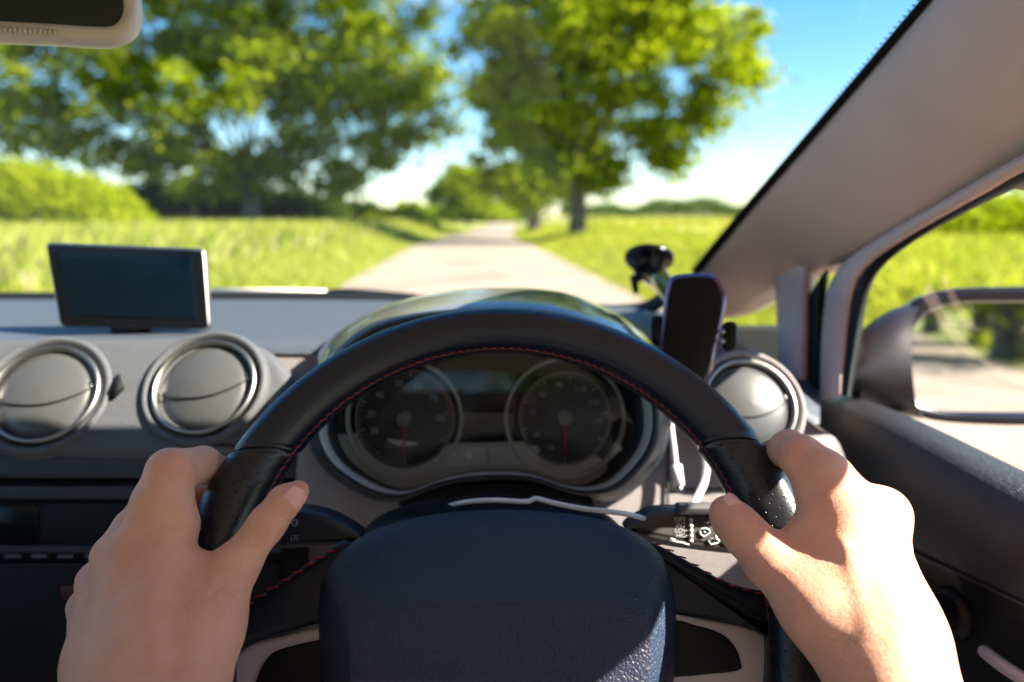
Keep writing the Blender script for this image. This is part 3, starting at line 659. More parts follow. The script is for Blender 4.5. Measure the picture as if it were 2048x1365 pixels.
# ------------------------------------------------------------------ instrument binnacle
BN = empty("instrument_binnacle", P(970, 840, .7), CAR)
bo = sp2([(637, 838), (641, 890), (673, 937), (746, 981), (809, 989), (875, 966), (951, 952), (1058, 953), (1149, 980), (1222, 974), (1277, 926), (1305, 871), (1303, 800), (1270, 725), (1200, 670), (1100, 640), (970, 630), (840, 640), (740, 670), (665, 740)], 4, True)
bd = .672
def B(px, py, d): return P(px, py, d)
cx0, cy0 = 970, 815
def sc(pts, f, fy=None): return [(cx0 + (x - cx0) * f, cy0 + (y - cy0) * (fy or f)) for x, y in pts]
rs = [[B(x, y, .80) for x, y in sc(bo, 1.10, 1.16)], [B(x, y, .72) for x, y in sc(bo, 1.07, 1.10)], [B(x, y, bd + .012) for x, y in sc(bo, 1.05, 1.07)], [B(x, y, bd + .002) for x, y in sc(bo, 1.035, 1.045)]]
rings("binnacle_shell", rs, M['dashdark'], BN)
rs = [[B(x, y, bd + .002) for x, y in sc(bo, 1.035, 1.045)], [B(x, y, bd - .001) for x, y in sc(bo, 1.02, 1.02)], [B(x, y, bd + .001) for x, y in sc(bo, 1.0)], [B(x, y, bd + .008) for x, y in sc(bo, .985, .985)], [B(x, y, .73) for x, y in sc(bo, .88, .93)], [B(x, y, .745) for x, y in sc(bo, .86, .90)]]
mesh("binnacle_bezel", *ringsVF(rs), M['dashdark'], BN)
rs = [[B(x, y, bd - .0005) for x, y in sc(bo, .992)], [B(x, y, bd + .0025) for x, y in sc(bo, .975, .982)], [B(x, y, .705) for x, y in sc(bo, .935, .955)]]
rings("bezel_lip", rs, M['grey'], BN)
# top hood (glossy, mirrors the sky)
hood = []
for (yy, dd, f) in ((0, .86, 1.0), (0, .79, 1.0), (0, .72, .985), (0, .675, .96)): hood.append((dd, f))
hp = [(642, 715), (680, 672), (760, 628), (860, 598), (985, 586), (1110, 592), (1200, 622), (1275, 668), (1318, 720)]
hp = sp2(hp, 5); rows = []
for (dd, dy, fx) in ((.90, 10, .93), (.86, 0, .99), (.80, 1, 1.0), (.75, 10, 1.0), (.70, 32, .985), (.676, 52, .96)):
    rows.append([P(980 + (x - 980) * fx, y + dy, dd) for x, y in hp])
grid("binnacle_hood", rows, M['hood'], BN, solid=.006, subs=1)
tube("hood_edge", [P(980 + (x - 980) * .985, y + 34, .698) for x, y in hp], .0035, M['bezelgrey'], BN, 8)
# dial face
dp_ = .732
face = [B(x, y, dp_ + .006) for x, y in sc(bo, .90, .95)]
mesh("dial_face", face, [tuple(range(len(face)))], M['black'], BN, smooth=False)
lowr = sp2([(640, 880), (700, 868), (760, 872), (870, 885), (970, 886), (1090, 885), (1180, 905), (1215, 940), (1150, 975), (1058, 953), (951, 952), (875, 966), (809, 989), (746, 980), (680, 937)], 3, True)
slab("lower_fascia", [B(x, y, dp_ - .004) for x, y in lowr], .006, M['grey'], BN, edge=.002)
ex, ey = Rv, Uv
def gauge(cx, cy, r, ring, lab, nums, needle, small, redarc):
    g = empty("gauge", B(cx, cy, dp_), BN); g['label'] = lab; k = dp_ / F
    c = B(cx, cy, dp_); ax = -Fv
    lathe("gauge_face", c, ax, [(r * k * 1.02, .0045), (r * k * .6, .0040), (0, .0038)], M['gface'], g, 48)
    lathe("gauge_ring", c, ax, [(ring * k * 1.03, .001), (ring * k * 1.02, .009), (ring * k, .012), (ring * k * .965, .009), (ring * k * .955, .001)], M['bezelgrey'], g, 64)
    lathe("gauge_ring", c, ax, [(r * k * 1.06, .003), (r * k * 1.05, .0075), (r * k * 1.02, .0085), (r * k * .995, .006), (r * k * .99, .003)], mat('dial_ring', (.20, .17, .16), .35, metal=.3), g, 64)
    mb = MB(); h = .0050
    for (s, an, rr) in nums:
        a = R_(an); mb.add(*textVF(s, 17 * k * small, c + ax * h + (ex * math.cos(a) + ey * math.sin(a)) * r * k * rr, ex, ey))
    mb.build("dial_numerals", M['icon'], g, smooth=False)
    mb = MB()
    for i in range(49):
        a = R_(-90 - 300 * i / 48); L_ = .93 if i % 6 else .88; d_ = ex * math.cos(a) + ey * math.sin(a); tt = d_.cross(ax)
        q = .0011 if i % 6 == 0 else .0006
        mb.add([c + ax * h + d_ * r * k * .98 - tt * q * .5, c + ax * h + d_ * r * k * .98 + tt * q * .5, c + ax * h + d_ * r * k * L_ + tt * q * .5, c + ax * h + d_ * r * k * L_ - tt * q * .5], [(0, 1, 2, 3)])
    mb.build("dial_ticks", M['icon'], g, smooth=False)
    if redarc:
        pts = [c + ax * .0055 + (ex * math.cos(R_(q)) + ey * math.sin(R_(q))) * r * k * .97 for q in np.linspace(55, 0, 14)]; tube("red_zone", pts, .0009, M['redline'], g, 6)
    lathe("needle_hub", c, ax, [(.0072, .004), (.0072, .010), (.0055, .012), (.0040, .0115), (.0040, .009), (0, .009)], mat('hub_grey', (.22, .22, .21), .35), g, 28)
    tube("needle", [c + ax * .0095 - ey * .006, c + ax * .0085 - ey * r * k * .86], [.0012, .0007], M['red'], g, 8)
gauge(811, 836, 94, 114, "rev counter with red zone, left dial", [("10", -122, .68), ("20", -158, .70), ("30", 173, .72), ("40", 137, .72), ("50", 99, .74), ("60", 67, .74), ("70", 35, .74), ("80", 0, .76)], 0, 1.0, True)
gauge(1129, 836, 88, 118, "speedometer, right dial", [("10", -116, .74), ("30", -150, .74), ("50", 170, .74), ("70", 135, .74), ("90", 100, .76), ("110", 62, .74), ("130", 28, .74), ("150", -5, .74)], 0, .85, False)
slab("trip_display", [B(x, y, dp_ - .006) for x, y in rrect(976, 803, 54, 66, 8)], .006, M['gloss'], BN, edge=.001)
slab("trip_display_lower", [B(x, y, dp_ - .0068) for x, y in rrect(976, 846, 50, 20, 4)], .001, mat('display_grey', (.06, .055, .045), .4), BN, edge=.0003)
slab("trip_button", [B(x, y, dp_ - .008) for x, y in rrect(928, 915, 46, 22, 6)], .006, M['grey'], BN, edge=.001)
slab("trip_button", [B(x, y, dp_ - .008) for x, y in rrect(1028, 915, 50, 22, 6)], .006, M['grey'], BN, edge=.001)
mb = MB(); mb.add(*textVF("0.0 / SET", 17 * dp_ / F, B(1017, 914, dp_ - .0085), ex, ey)); mb.build("button_text", mat('blue_print', (.12, .35, .6), .5), BN, smooth=False)
lathe("button_mark", B(935, 913, dp_ - .0082), -Fv, [(.0042, 0), (.0042, .0006), (0, .0008)], M['white'], BN, 20)
# clear lens over the dials
le = [B(x, y, .715) for x, y in sc(bo, .925, .95)]; mesh("dial_lens", le, [tuple(range(len(le)))], M['lens'], BN, smooth=False)
# surrounding light grey cheek panels under the pod
chk = sp2([(596, 905), (600, 860), (622, 850), (634, 900), (665, 945), (740, 992), (810, 1000), (800, 1060), (700, 1080), (600, 1030), (590, 960)], 3, True)
slab("dash_cheek", [P(x, y, .70) for x, y in chk], .05, M['dashgrey'], CAR, edge=.003)

# column shroud
CSH = empty("column_cover", P(1000, 1040, .6), CAR)
sh = [(716, 1120), (730, 1066), (780, 1032), (870, 1012), (990, 1003), (1120, 1010), (1210, 1036), (1250, 1076), (1264, 1115)]
sh = sp2(sh, 5); rows = []
for (dd, dy, fx) in ((.67, -2, .90), (.64, -2, .96), (.60, 6, .985), (.565, 22, .985), (.55, 60, .97)): rows.append([P(985 + (x - 985) * fx, y + dy, dd) for x, y in sh])
grid("shroud_top", rows, M['black'], CSH, solid=.005, subs=1)
gap = sp2([(796, 1010), (830, 985), (900, 970), (985, 964), (1080, 968), (1150, 985), (1190, 1010), (1140, 1022), (985, 1012), (850, 1020)], 3, True)
slab("shroud_gap", [P(x, y, .69) for x, y in gap], .02, M['blackmatt'], CSH, edge=.002)

# stalks
def stalk(nm, pts, d0, m, lab):
    o = slab(nm, [P(x, y, d0 + (x - 1000) * 0) for x, y in sp2(pts, 4, True)], .022, m, CAR, edge=.006, n=4); o['label'] = lab; return o
lst = stalk("control_stalk", [(380, 1050), (450, 1022), (540, 1018), (620, 1024), (670, 1040), (720, 1072), (712, 1092), (660, 1096), (560, 1102), (440, 1112), (380, 1110)], .575, mat('stalk_plastic', (.020, .019, .030), .4), "dark left stalk with headlamp symbols")
rst = stalk("control_stalk", [(1252, 1062), (1290, 1032), (1330, 1022), (1420, 1022), (1500, 1030), (1560, 1040), (1560, 1120), (1480, 1113), (1380, 1102), (1300, 1088)], .585, mat('stalk_sunlit', (.085, .075, .072), .42), "right stalk in the sun with wiper symbols")  # paler and browner than the left stalk: sun and haze in the colour
slab("stalk_switch", [P(x, y, .58) for x, y in rrect(1410, 1022, 52, 9, 5)], .015, mat('switch_grey', (.12, .11, .11), .4), rst, edge=.002)
def pline(mb, pts, d, r): mb.add(*tubeVF([P(x, y, d) for x, y in pts], r, 5))
mb = MB(); zd = .5745
for cx in (571, 590):  # side lights symbol: two small lamps with rays
    pline(mb, [(cx - 5, 1043), (cx, 1039), (cx + 5, 1043), (cx + 5, 1050), (cx, 1053), (cx - 5, 1050), (cx - 5, 1043)], zd, .00035)
pline(mb, [(576, 1046), (585, 1046)], zd, .00035)
for dx in (-9, 23): pline(mb, [(572 + dx, 1041), (568 + dx, 1039)], zd, .0003); pline(mb, [(572 + dx, 1047), (567 + dx, 1047)], zd, .0003)
pline(mb, [(549, 1076), (555, 1073), (560, 1077), (557, 1084), (550, 1085), (549, 1076)], zd, .00035)
pline(mb, [(582, 1085), (582, 1072), (590, 1072), (589, 1079), (583, 1079)], zd, .00035)
for q in (1072, 1077, 1082): pline(mb, [(592, q), (597, q - 1)], zd, .0003)
mb.build("lamp_symbols", M['icon'], lst)
mb = MB(); zd = .5845
k = zd / F
for s_, qx, qy, z_ in (("OFF", 1360, 1040, 13), ("INT", 1362, 1051, 12), ("LOW", 1364, 1062, 12), ("HIGH", 1366, 1072, 11)): mb.add(*textVF(s_, z_ * k, P(qx, qy, zd), ex, ey))
pline(mb, [(1382, 1036), (1382, 1084)], zd, .0009)
for q in (1040, 1052, 1062, 1072, 1082): pline(mb, [(1378, q), (1386, q)], zd, .0011)
pline(mb, [(1338, 1081), (1352, 1084), (1366, 1086), (1378, 1090)], zd, .0006)
pline(mb, [(1340, 1077), (1350, 1080)], zd, .0006)
dropp = [(1399, 1062), (1403, 1058), (1411, 1057), (1418, 1060), (1420, 1064), (1414, 1070), (1408, 1074), (1402, 1070), (1399, 1062)]
pline(mb, dropp, zd, .0006); pline(mb, [(1408, 1063), (1411, 1066)], zd, .0005)
sq = [(1416, 1080), (1430, 1076), (1439, 1082), (1436, 1086), (1422, 1090), (1416, 1080)]; pline(mb, sq, zd, .0006)
pline(mb, [(1426, 1080), (1437, 1068)], zd, .0012); pline(mb, [(1444, 1080), (1450, 1090), (1458, 1092), (1456, 1084), (1447, 1078), (1444, 1080)], zd, .0006)
pline(mb, [(1412, 1046), (1420, 1044)], zd, .0008)
mb.build("wiper_symbols", M['white'], rst)

# ------------------------------------------------------------------ steering wheel
SW = part("steering_wheel")
RR = .1857
def rim_pt(th, rho, h): return WC + (We1 * math.cos(th) + We2 * math.sin(th)) * (RR + rho) + Wn * h
J0, J1 = R_(33.9), R_(146.5)
def rim_section(name, t0, t1, rf, m, skew0=0, skew1=0, roll=True, n=40, steps=90, ridge=0.0):
    V = []; Fc = []; UV = []
    for i in range(steps + 1):
        f = i / steps; th = t0 + (t1 - t0) * f; r = rf(th)
        e = min(f, 1 - f) * abs(t1 - t0) * RR
        if roll and e < .0022: r *= 1 - .10 * (1 - e / .0022) ** 2
        sk = max(skew0 * max(0, 1 - f * abs(t1 - t0) / R_(14)), skew1 * max(0, 1 - (1 - f) * abs(t1 - t0) / R_(14)))
        for j in range(n):
            a = 2 * math.pi * j / n; ca, sa = math.cos(a), math.sin(a)
            rr = r * (1 + ridge * math.exp(-((a - 1.15) / .28) ** 2) - .02 * math.cos(4 * a))
            rho, h = rr * ca, rr * sa * 1.0
            t2 = th - sk * rho * math.tan(th) / RR if sk else th
            V.append(rim_pt(t2, rho, h)); UV.append((th * RR, a * r))
    for i in range(steps):
        for j in range(n): Fc.append((i * n + j, i * n + (j + 1) % n, (i + 1) * n + (j + 1) % n, (i + 1) * n + j))
    Fc += [tuple(range(n)), tuple(steps * n + j for j in range(n))[::-1]]
    o = mesh(name, V, Fc, m, SW); uvl = o.data.uv_layers.new(name="UVMap")
    for p in o.data.polygons:
        wrap = max(vi % n for vi in p.vertices) == n - 1 and min(vi % n for vi in p.vertices) == 0
        for li, vi in zip(p.loop_indices, p.vertices):
            u, v = UV[vi]
            if wrap and vi % n == 0: v += 2 * math.pi * rf(t0)
            uvl.data[li].uv = (u, v)
    return o
def rtop(th): d = abs(th - math.pi / 2) / R_(56); return .0160 + .0026 * d ** 1.6
def rgrip(side):
    def f(th):
        d = (J0 - th) if side > 0 else (th - J1); d = max(0, math.degrees(d)); return .0190 + .0024 * math.sin(min(1, d / 22) * math.pi / 2) - .003 * sst(35, 60, d)
    return f
rim_section("rim_top", J0 + .004, J1 - .004, rtop, M['leather'], 1, 1, steps=140, ridge=.035)
rim_section("rim_grip", J0 - .004, J0 - R_(58), rgrip(1), M['grip'], 1, 0, ridge=.03)
rim_section("rim_grip", J1 + .004, J1 + R_(58), rgrip(-1), M['grip'], 1, 0, ridge=.03)
rim_section("rim_lower", J0 - R_(58.5), J0 - R_(185.5), lambda t: .0165, M['leather'], 0, 0)
rim_section("rim_core", R_(10), R_(172), lambda t: .0155, M['groove'], 0, 0, roll=False)
# stitching along the inner edge
def stitches(name, pts_nrm, m, L_=.0052, rr=.00050, slant=.5):
    mb = MB()
    for (p, tdir, ndir) in pts_nrm:
        b = tdir.cross(ndir).normalized(); d_ = (tdir * math.cos(slant) + b * math.sin(slant)).normalized() * L_ * .5
        mb.add(*tubeVF([p - d_ - ndir * .0006, p - d_ * .5 + ndir * .0005, p + ndir * .0007, p + d_ * .5 + ndir * .0005, p + d_ - ndir * .0006], [rr * .8, rr, rr, rr, rr * .8], 6))
    return mb.build(name, m, SW)
PSI = R_(180 - 22)
sts = []; sts2 = []; seam = []
def rloc(th): return rtop(th) if J0 < th < J1 else rgrip(1 if th < math.pi / 2 else -1)(th)
th = R_(-2)
while th < R_(182):
    r = rloc(th); 
    if min(abs(th - J0), abs(th - J1)) > .010:
        p = rim_pt(th, r * math.cos(PSI), r * math.sin(PSI)); t_ = (We1 * -math.sin(th) + We2 * math.cos(th)); nd = ((We1 * math.cos(th) + We2 * math.sin(th)) * math.cos(PSI) + Wn * math.sin(PSI))
        sts.append((p, t_ * (1 if True else 1), nd)); th2 = th + .017
        p2 = rim_pt(th2, r * math.cos(PSI), r * math.sin(PSI)); sts2.append((p2, t_, nd))
    th += .0343
stitches("red_stitching", sts, M['thread'], .0060, .00055, .62)
stitches("grey_stitching", sts2, M['thread2'], .0058, .0004, -.35)
for a0, a1 in ((R_(-8), J0 - .012), (J0 + .012, J1 - .012), (J1 + .012, R_(188))):
    pts = [rim_pt(t, (rloc(t) + .0001) * math.cos(PSI), (rloc(t) + .0001) * math.sin(PSI)) for t in np.linspace(a0, a1, 60)]
    tube("rim_seam", pts, .0007, M['groove'], SW, 6)

# airbag pad
padO = sp2([(640, 1190), (655, 1135), (715, 1078), (800, 1043), (900, 1025), (990, 1020), (1090, 1023), (1190, 1037), (1265, 1063), (1320, 1108), (1347, 1175), (1352, 1260), (1346, 1370), (1320, 1480), (1240, 1560), (1000, 1590), (760, 1560), (680, 1480), (648, 1370), (638, 1270)], 5, True)
padI = sp2([(700, 1290), (700, 1245), (760, 1226), (830, 1214), (910, 1208), (1000, 1205), (1080, 1206), (1170, 1209), (1250, 1214), (1290, 1232), (1300, 1262), (1300, 1310), (1294, 1380), (1270, 1450), (1210, 1500), (1000, 1520), (800, 1500), (730, 1450), (706, 1380), (700, 1330)], 5, True)
def mixp(a, b, t): return [(p[0] * (1 - t) + q[0] * t, p[1] * (1 - t) + q[1] * t) for p, q in zip(a, b)]
def wr(pts, h): return [W(x, y, h) for x, y in pts]
rs = [wr(padO, -.02), wr(padO, .006), wr(mixp(padO, padI, .03), .014), wr(mixp(padO, padI, .10), .022), wr(mixp(padO, padI, .25), .030), wr(mixp(padO, padI, .5), .038), wr(mixp(padO, padI, .75), .045), wr(mixp(padO, padI, .95), .050), wr(padI, .051)]
c0 = (1000, 1360)
for f in (.97, .9, .75, .55, .35, .15, .02): rs.append(wr([(c0[0] + (x - c0[0]) * f, c0[1] + (y - c0[1]) * f) for x, y in padI], .0515 + .003 * (1 - f)))
AB = rings("airbag_cover", rs[:9], M['padtop'], SW)
rings("airbag_face", rs[8:], M['pad'], SW, False, True)
# spokes
lsp = sp2([(700, 1085), (640, 1110), (570, 1155), (500, 1200), (420, 1240), (400, 1290), (470, 1290), (560, 1268), (640, 1246), (760, 1225)], 4, True)
slab("spoke", wr(lsp, .006), .026, M['spoke'], SW, edge=.006, n=4)
rsp = sp2([(1250, 1070), (1310, 1085), (1380, 1122), (1450, 1160), (1520, 1180), (1600, 1190), (1690, 1300), (1760, 1420), (1690, 1420), (1625, 1340), (1570, 1282), (1500, 1256), (1420, 1240), (1340, 1226), (1240, 1200)], 4, True)
slab("spoke", wr(rsp, .006), .026, M['spoke'], SW, edge=.006, n=4)
lsi = sp2([(480, 1300), (560, 1272), (640, 1250), (720, 1235), (720, 1500), (430, 1500), (400, 1420)], 4, True)
slab("spoke_trim", wr(lsi, -.001), .014, M['silver'], SW, edge=.004, n=4)
lbt = sp2([(660, 1278), (570, 1296), (535, 1315), (512, 1360), (500, 1430), (660, 1450), (720, 1400), (720, 1290)], 4, True)
slab("spoke_insert", wr(lbt, .002), .006, M['black'], SW, edge=.0015)
rsi = sp2([(1330, 1218), (1360, 1222), (1430, 1238), (1510, 1258), (1560, 1290), (1600, 1340), (1640, 1420), (1500, 1460), (1300, 1460), (1280, 1300)], 4, True)
slab("spoke_trim", wr(rsi, -.001), .014, M['silver'], SW, edge=.004, n=4)
rbt = sp2([(1340, 1243), (1395, 1252), (1440, 1266), (1470, 1292), (1484, 1330), (1476, 1342), (1430, 1348), (1330, 1352), (1300, 1300)], 4, True)
slab("spoke_insert", wr(rbt, .002), .006, M['black'], SW, edge=.0015)
# sunlit plate under the insert cut (silver key area)
rkt = sp2([(1345, 1248), (1390, 1254), (1432, 1348), (1340, 1351)], 3, True)
def edge_st(pts, h, k_):
    q = spline([W(x, y, h) for x, y in pts], 12); out = []; acc = 0
    for i in range(1, len(q)):
        acc += (q[i] - q[i - 1]).length
        if acc > k_: acc = 0; out.append((q[i], (q[i] - q[i - 1]).normalized(), Wn))
    return out
stitches("spoke_stitching", edge_st([(690, 1092), (640, 1116), (570, 1160), (500, 1206), (460, 1228)], .0065, .0074), M['thread'], .0068, .0007, .35)
stitches("spoke_stitching", edge_st([(1290, 1080), (1330, 1096), (1390, 1130), (1450, 1165), (1520, 1186)], .0065, .0074), M['thread'], .0055, .0006, -.3)

# ------------------------------------------------------------------ satnav, phone holder, cables
SN = empty("sat_nav", P(260, 655, .84)); tag(SN, "sat nav with blank dark blue screen standing on the dashboard above the vents", "sat nav")
snc = P(255, 570, .86); snn = (-Fv * 1.0 + Uv * .16 + Rv * .12).normalized()
def SP(px, py, h=0): return onplane(px, py, snc + snn * h, snn)
def quad(c, r, f=SP, h=0):
    # rounded quad from four pixel corners
    out = []
    for i in range(4):
        a, b, d_ = Vector((*c[i - 1], 0)), Vector((*c[i], 0)), Vector((*c[(i + 1) % 4], 0)); p = b + (a - b).normalized() * r; q = b + (d_ - b).normalized() * r
        for t in (0, .25, .5, .75, 1): out.append((p * (1 - t) ** 2 + b * 2 * t * (1 - t) + q * t * t))
    return [f(v.x, v.y, h) for v in out]
slab("sat_nav_body", quad([(90, 484), (409, 497), (420, 657), (119, 652)], 12), .011, M['chrome'], SN, edge=.002)
slab("sat_nav_bezel", quad([(92, 489), (405, 501), (417, 656), (121, 651)], 10, h=.0012), .009, M['gloss'], SN, edge=.001)
slab("sat_nav_screen", quad([(112, 501), (383, 514), (391, 639), (138, 632)], 3, h=.0020), .002, M['screen'], SN, edge=.0004)
fb = P(262, 664, .862); tube("sat_nav_stand", [P(262, 620, .885), P(262, 650, .885), fb], [.02, .016, .02], M['black'], SN, 16)

PHH = empty("phone_holder", WS(1300, 525)); tag(PHH, "black phone holder with suction cup and short arm, stuck low on the windscreen", "phone holder")
sc_ = WS(1298, 522, .006); axs = (Vector((-.12, -.55, -.82))).normalized()
lathe("suction_cup", sc_ - axs * .006, axs, [(0, -.002), (.030, -.002), (.034, 0), (.034, .004), (.031, .008), (.024, .011), (.022, .020), (.016, .026), (0, .028)], M['gloss'], PHH, 36)
tube("suction_lever", [sc_ + axs * .018, P(1268, 560, sc_.y / .98 - .02), P(1272, 585, sc_.y / .98 - .03)], [.009, .008, .004], M['gloss'], PHH, 10)
tube("arm", [sc_ + axs * .02, P(1325, 565, .92), P(1352, 600, .82), P(1385, 640, .77)], [.014, .013, .012, .014], M['gloss'], PHH, 14)
cr_ = [(1352, 548), (1420, 546), (1440, 560), (1452, 590), (1450, 625), (1432, 700), (1420, 748), (1380, 780), (1330, 760), (1318, 700), (1322, 650), (1328, 600), (1336, 565)]
cdn = (-Fv + Rv * -.25 + Uv * .15).normalized(); cdc = P(1388, 650, .74)
def CRP(px, py, h=0): return onplane(px, py, cdc + cdn * h, cdn)
co = sp2(cr_, 3, True); cen = (1388, 660)
slab("cradle", [CRP(*p) for p in co], .016, M['purple'], PHH, edge=.004)
slab("cradle_face", [CRP(cen[0] + (x - cen[0]) * .90, cen[1] + (y - cen[1]) * .94, .0035) for x, y in co], .006, M['gloss'], PHH, edge=.002)
slab("side_clamp", [CRP(*p, -.004) for p in rrect(1460, 672, 15, 30, 12)], .012, M['gloss'], PHH, edge=.003)
slab("side_clamp", [CRP(*p, -.004) for p in rrect(1314, 660, 12, 30, 10)], .012, M['gloss'], PHH, edge=.003)
mb = MB()
for q in (664, 683): 
    c = CRP(1444, q, .001); mb.add(*tubeVF([c, c + cdn * .003], [.0030, .0022], 12))
mb.build("clamp_screws", M['chrome'], PHH)

CB = empty("charging_cable", P(1350, 960, .75)); tag(CB, "white charging cable with plug hanging down right of the dials", "cable")
q = spline([P(1340, 790, .77), P(1342, 850, .76), P(1348, 900, .755), P(1352, 935, .75)], 6); tube("cable_lead", q, .0026, M['cable'], CB, 10)
tube("cable_plug", [P(1352, 930, .75), P(1358, 972, .745)], [.0052, .0052], M['cable'], CB, 12); tube("plug_tip", [P(1358, 972, .745), P(1361, 984, .744)], .0028, M['chrome'], CB, 10)
CB2 = empty("cable", P(1400, 1010, .74)); tag(CB2, "flat white cable looping down behind the right stalk", "cable")
q = spline([P(1396, 880, .775), P(1412, 920, .765), P(1408, 965, .755), P(1388, 1008, .74), P(1370, 1060, .72)], 8)
tube("cable_lead", q, .0036, M['cable'], CB2, 10)
CB3 = empty("cable", P(1100, 1010, .6)); tag(CB3, "thin white cable lying across the steering column cover to the right stalk", "cable")
q = spline([P(880, 1018, .60), P(925, 1006, .572), P(985, 1001, .56), P(1052, 1004, .56), P(1072, 998, .56), P(1105, 1006, .557), P(1160, 1017, .555), P(1220, 1024, .556), P(1265, 1031, .575), P(1310, 1045, .60)], 8)
tube("cable_lead", q, .0019, M['cable'], CB3, 10)

# ------------------------------------------------------------------ the driver: hands as one smooth blended surface
def skin_mat():
    m = bpy.data.materials.new('skin'); m.use_nodes = True; t = m.node_tree; b = t.nodes["Principled BSDF"]
    b.inputs['Roughness'].default_value = .48; b.inputs['Specular IOR Level'].default_value = .4
    b.inputs['Subsurface Weight'].default_value = .22; b.inputs['Subsurface Radius'].default_value = (.9, .35, .2); b.inputs['Subsurface Scale'].default_value = .006
    tcn = t.nodes.new("ShaderNodeTexCoord"); n1 = t.nodes.new("ShaderNodeTexNoise"); n1.inputs['Scale'].default_value = 70; n1.inputs['Detail'].default_value = 5
    t.links.new(tcn.outputs['Object'], n1.inputs[0])
    m1 = t.nodes.new("ShaderNodeMixRGB"); m1.inputs[1].default_value = (.83, .395, .245, 1); m1.inputs[2].default_value = (.87, .44, .285, 1)
    rp = t.nodes.new("ShaderNodeMapRange"); rp.inputs[1].default_value = .35; rp.inputs[2].default_value = .65; t.links.new(n1.outputs[0], rp.inputs[0]); t.links.new(rp.outputs[0], m1.inputs[0])
    at = t.nodes.new("ShaderNodeAttribute"); at.attribute_name = "blush"; m2 = t.nodes.new("ShaderNodeMixRGB"); m2.inputs[2].default_value = (.78, .27, .20, 1)
    t.links.new(at.outputs['Fac'], m2.inputs[0]); t.links.new(m1.outputs[0], m2.inputs[1]); t.links.new(m2.outputs[0], b.inputs['Base Color'])
    vo = t.nodes.new("ShaderNodeTexVoronoi"); vo.feature = 'DISTANCE_TO_EDGE'; vo.inputs['Scale'].default_value = 900
    wn = t.nodes.new("ShaderNodeTexNoise"); wn.inputs['Scale'].default_value = 300; vm = t.nodes.new("ShaderNodeMixRGB"); vm.blend_type = 'LINEAR_LIGHT'; vm.inputs[0].default_value = .0022
    mpn = t.nodes.new("ShaderNodeMapping"); mpn.inputs['Rotation'].default_value = (0, .3, R_(25)); mpn.inputs['Scale'].default_value = (.55, 1, 1.25)
    t.links.new(tcn.outputs['Object'], mpn.inputs[0]); t.links.new(mpn.outputs[0], vm.inputs[1]); t.links.new(wn.outputs[1], vm.inputs[2]); t.links.new(vm.outputs[0], vo.inputs[0])
    r2 = t.nodes.new("ShaderNodeMapRange"); r2.interpolation_type = 'SMOOTHSTEP'; r2.inputs[2].default_value = .2; t.links.new(vo.outputs[0], r2.inputs[0])
    n3 = t.nodes.new("ShaderNodeTexNoise"); n3.inputs['Scale'].default_value = 180; n3.inputs['Detail'].default_value = 8; n3.inputs['Roughness'].default_value = .62; t.links.new(tcn.outputs['Object'], n3.inputs[0])
    b1 = t.nodes.new("ShaderNodeBump"); b1.inputs['Distance'].default_value = .00016; t.links.new(r2.outputs[0], b1.inputs['Height'])
    b2 = t.nodes.new("ShaderNodeBump"); b2.inputs['Distance'].default_value = .0007; t.links.new(n3.outputs[0], b2.inputs['Height']); t.links.new(b1.outputs[0], b2.inputs['Normal']); t.links.new(b2.outputs[0], b.inputs['Normal'])
    return m
M['skin'] = skin_mat()
M['nail'] = mat('fingernail', (.80, .40, .36), .22, coat=.2, spec=.5)
def C3(px, py, d): return np.array([(px - 1024) / F * d, (682.5 - py) / F * d, d])
def toW(A):
    A = np.asarray(A); B_ = np.array([list(Rv), list(Uv), list(Fv)]); return A @ B_ + np.array(list(CAM))
def nets(D, o, h):
    s = D < 0; nx, ny, nz_ = D.shape
    cs = [s[i:nx - 1 + i, j:ny - 1 + j, k:nz_ - 1 + k] for i in (0, 1) for j in (0, 1) for k in (0, 1)]
    al = np.logical_and.reduce(cs); an = np.logical_or.reduce(cs); act = an & ~al
    I = np.argwhere(act); idx = -np.ones(act.shape, dtype=np.int64); idx[act] = np.arange(len(I))
    acc = np.zeros((len(I), 3)); cnt = np.zeros(len(I))
    cor = [(i, j, k) for i in (0, 1) for j in (0, 1) for k in (0, 1)]
    for a in cor:
        for ax in range(3):
            if a[ax] == 1: continue
            b = list(a); b[ax] = 1
            da = D[I[:, 0] + a[0], I[:, 1] + a[1], I[:, 2] + a[2]]; db = D[I[:, 0] + b[0], I[:, 1] + b[1], I[:, 2] + b[2]]
            k = (da < 0) != (db < 0); t = np.where(k, da / np.where(k, da - db, 1), 0); p = np.array(a, float)[None] + np.zeros((len(I), 3)); p[:, ax] += t
            acc[k] += p[k]; cnt[k] += 1
    V = (I + acc / cnt[:, None]) * h + o; Fs = []
    for ax in range(3):
        sl0 = [slice(None)] * 3; sl1 = [slice(None)] * 3; sl0[ax] = slice(0, -1); sl1[ax] = slice(1, None)
        cr = s[tuple(sl0)] != s[tuple(sl1)]; E = np.argwhere(cr); u, v = (ax + 1) % 3, (ax + 2) % 3
        ok = (E[:, u] > 0) & (E[:, v] > 0) & (E[:, u] < D.shape[u] - 1) & (E[:, v] < D.shape[v] - 1); E = E[ok]
        def g(du, dv): q = E.copy(); q[:, u] += du; q[:, v] += dv; return idx[q[:, 0], q[:, 1], q[:, 2]]
        quad_ = np.stack([g(-1, -1), g(0, -1), g(0, 0), g(-1, 0)], 1); fl = s[E[:, 0], E[:, 1], E[:, 2]]
        quad_[~fl] = quad_[~fl][:, ::-1]; Fs.append(quad_)
    return V, np.concatenate(Fs)
